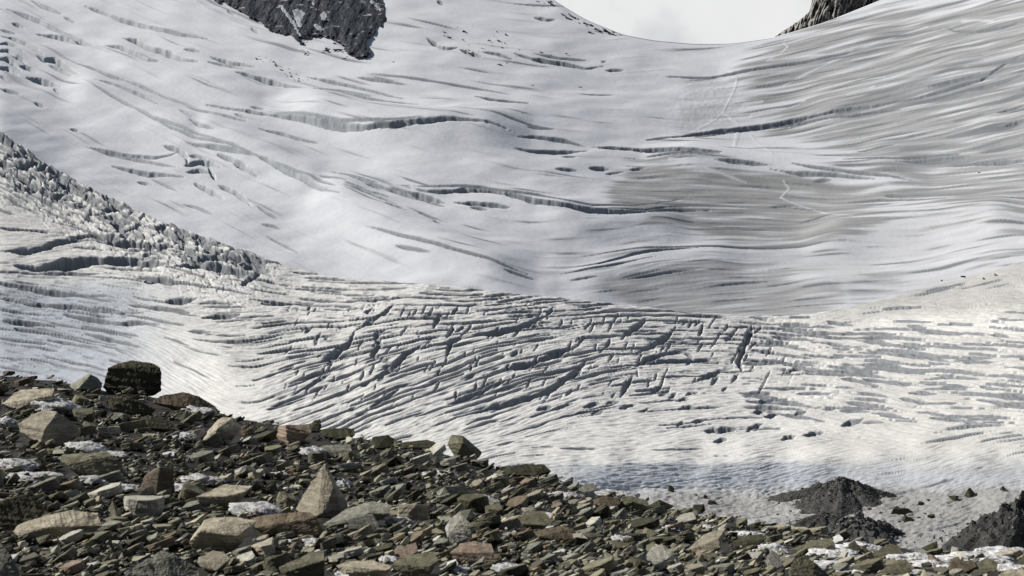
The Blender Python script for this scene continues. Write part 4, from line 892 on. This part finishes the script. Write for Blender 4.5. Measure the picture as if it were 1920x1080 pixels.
for i in range(34):
    u = i/33.; x, y = along((484, 108), (606, 172), u); far_stone(x+random.gauss(0, 4), y+random.gauss(0, 4), random.choice([1.8, 2.4, 3, 4.2]), 'small dark stone in the line running down the upper left snow', 'stones in the line on the upper left snow', stretch=1.4, tilt=25)
for i in range(40):
    x, y = [(840+random.gauss(0, 25), 62+random.gauss(0, 9)), (925+random.gauss(0, 24), 76+random.gauss(0, 9)), (980+random.gauss(0, 40), 104+random.gauss(0, 8)), (885+random.gauss(0, 12), 100+random.gauss(0, 4))][i % 4]
    far_stone(x, y, random.choice([1.6, 2, 2.6, 3.4, 5]), 'small dark stone in the scatter above the centre of the upper snowfield', 'stones above the upper snowfield', stretch=1.5, tilt=20)
for (x, y, w_, lab) in [(1088,163,3.2,'tiny dark stone alone on the smooth snow below the col'),(998,160,2.6,'tiny dark stone on the snow below the grey rock band'),(1105,61,6,'lone dark stone just below the left skyline rocks'),(933,122,8,'dark flat stone under the right end of the rock band'),(573,101,4.5,'lone dark dot of stone left of the scatter under the cliff'),
    (738,117,3,'tiny stone on the snow right of the cliff foot'),(1617,33,2.2,'tiny stone on the ice shoulder below the ribbed wall'),(1543,82,2.4,'tiny stone on the grey ice right of the upper track'),(803,234,2.2,'tiny stone on the bright snow bench'),(1183,221,2.2,'tiny stone in the churned snow left of the lower track'),
    (1817,493,12,'largest flat black stone on the grey ice at the right edge of the bowl'),(1780,470,3.6,'small black stone on grey ice above the largest flat black stone'),(1887,478,7,'flat black stone farthest right on the grey ice shoulder'),(1836,324,3,'tiny black stone on snow right of the dark ice band'),(1897,324,4,'small black stone near the right edge below the dark ice band'),(1708,126+163,3,'tiny black stone on the streaked ice at upper right')]:
    far_stone(x, y, w_, lab, None, stretch=1.5)
for (x, y, w_, lab) in [(1806,520,6,'dark pointed stone in the crevasse band at the right edge'),(1868,517,5.5,'flat dark stone right of the pointed stone in the crevasse band'),(1845,524,4.5,'small dark stone between two larger ones in the right crevasse band'),(1765,528,4,'small dark stone left of the pointed stone in the crevasse band')]:
    far_stone(x, y, w_, lab, None, dfun=front_D, lift=2)
# debris heaps on the lower ice
MAT_DEBRIS = rock_mat('wet_debris', (.02, .021, .022), (.085, .084, .078), .9, .9, .25, 1.0)
def heap(label, cx, by, half, high, seed, lean=0.0, blocks=700, bsize=(1.2, 4), peak=1.0):
    D0 = float(front_D(cx, by)); s = D0/F_PX
    na, nrr = 96, 40; th = np.linspace(0, 2*np.pi, na, endpoint=False); rr = np.linspace(0, 1.15, nrr)
    TH, RR = np.meshgrid(th, rr)
    edge = 1+.6*fbm(np.cos(TH)*1.3+seed, np.sin(TH)*1.3, 700+seed, 3)
    X = RR*np.cos(TH)*half*s*edge; Y = RR*np.sin(TH)*half*s*edge*.9
    prof = np.clip(1-RR, -.15, 1)**1 if peak >= 1 else np.clip(1-RR**1.8, -.3, 1)
    Z = np.where(RR < 1, np.clip(1-RR, 0, 1)**(1.0 if peak >= 1 else .7), (1-RR)*1.2)*high*s
    Z = Z*(1+.25*fbm(X/(18*s)+seed, Y/(18*s), 720+seed, 4))+(fbm(X/(7*s), Y/(7*s), 730+seed, 4)*1.6-.6)*s
    X = X+lean*Z
    V = np.stack([X, Y, Z], -1)
    f = []
    i = np.arange(na*nrr).reshape(nrr, na); j = np.roll(i, -1, 1)
    f = np.stack([i[:-1], j[:-1], j[1:], i[1:]], -1).reshape(-1, 4)
    Z = Z*.8
    o = mesh_object('debris_heap', V.reshape(-1, 3), f, MAT_DEBRIS)
    o.location = unproj(cx, by, D0)
    tag(o, label, 'debris heap', 'dark debris heaps on the lower glacier')
    k = RS.randint(0, na*nrr, blocks); P = V.reshape(-1, 3)[k]+RS.normal(0, .8*s, (blocks, 3))
    ex = RS.rand(blocks) < .42; g_ = 1+RS.rand(blocks)**1.7*1.1; P[ex, :2] *= g_[ex, None]; P[ex & (g_ > 1.1), 2] = .6*s
    b_ = np.exp(RS.uniform(math.log(bsize[0]), math.log(bsize[1]), blocks))*s
    col = np.array([[.075,.076,.075],[.12,.117,.105],[.04,.041,.042],[.22,.21,.185]])[RS.choice(4, blocks, p=[.4,.25,.25,.1])]
    rb = chip_mass('rubble', P, b_, RS.normal(0, .5, blocks), RS.normal(0, .5, blocks), RS.uniform(0, 6.28, blocks), col, MAT_CHIP, parent=o)
    rb['kind'] = 'stuff'
    return o
heap('dark cone of wet stony debris on the grey ice, right of centre', 1580, 938, 98, 42, 1, blocks=1300, bsize=(1.0, 4.5))
heap('dark heap of coarse blocks below the cone of debris', 1612, 1012, 84, 46, 2, blocks=500, bsize=(2.5, 9), peak=.5)
heap('long low dark heap between the cone and the heap of coarse blocks', 1545, 978, 44, 16, 3, blocks=300, peak=.5)
heap('broad dark bank of debris rising at the right edge of the ice', 1945, 1020, 140, 95, 4, blocks=1600, bsize=(1.2, 5), peak=.5)
ICEB = [bm_mesh('rock', hull_bm(np.random.RandomState(1500+i).normal(0, 1, (22, 3))*np.array([.6, .5, .42]), 2, .05, i), RM['dark']) for i in range(6)]
for (x, y, w_, lab) in [(1815,1000,24,'upright dark rock standing alone on the rough ice left of the debris bank'),(1690,962,18,'long flat dark rock on rough ice right of the cone'),(1700,978,15,'thin dark rock on rough ice below a longer flat one'),(1748,970,13,'rust-tinged rock in the middle of the rough ice'),
    (1790,938,18,'dark rock at the shaded ice edge left of the debris bank'),(1818,930,17,'peaked dark rock touching the upper tip of the debris bank'),(1335,945,13,'pale pointed block on the ice just behind the crest'),(1258,921,12,'dark twin-peaked rock on the ice left of the pale pointed block'),(1322,934,8,'small dark stone on ice left of the pale pointed block'),
    (1612,945,12,'black rock at the right foot of the cone'),(1650,965,8,'small dark rock between the cone and the coarse heap'),(1727,946,10,'small dark rock above the rust-tinged rock'),(1880,920,10,'dark knob on the top edge of the debris bank')]:
    far_stone(x, y, w_, lab, None, dfun=front_D, lift=w_*.25, mesh=random.choice(ICEB), name='rock', cat='rock', stretch=1.5 if 'flat' in lab or 'thin' in lab else .9)
for i in range(26):
    x = random.uniform(1480, 1850); y = random.uniform(925, 1000)
    far_stone(x, y, random.choice([2.5, 3, 4, 5]), 'small dark stone scattered on the rough ice around the debris heaps', 'small stones on the rough ice', dfun=front_D, lift=.6, mesh=random.choice(ICEB), stretch=1.5)
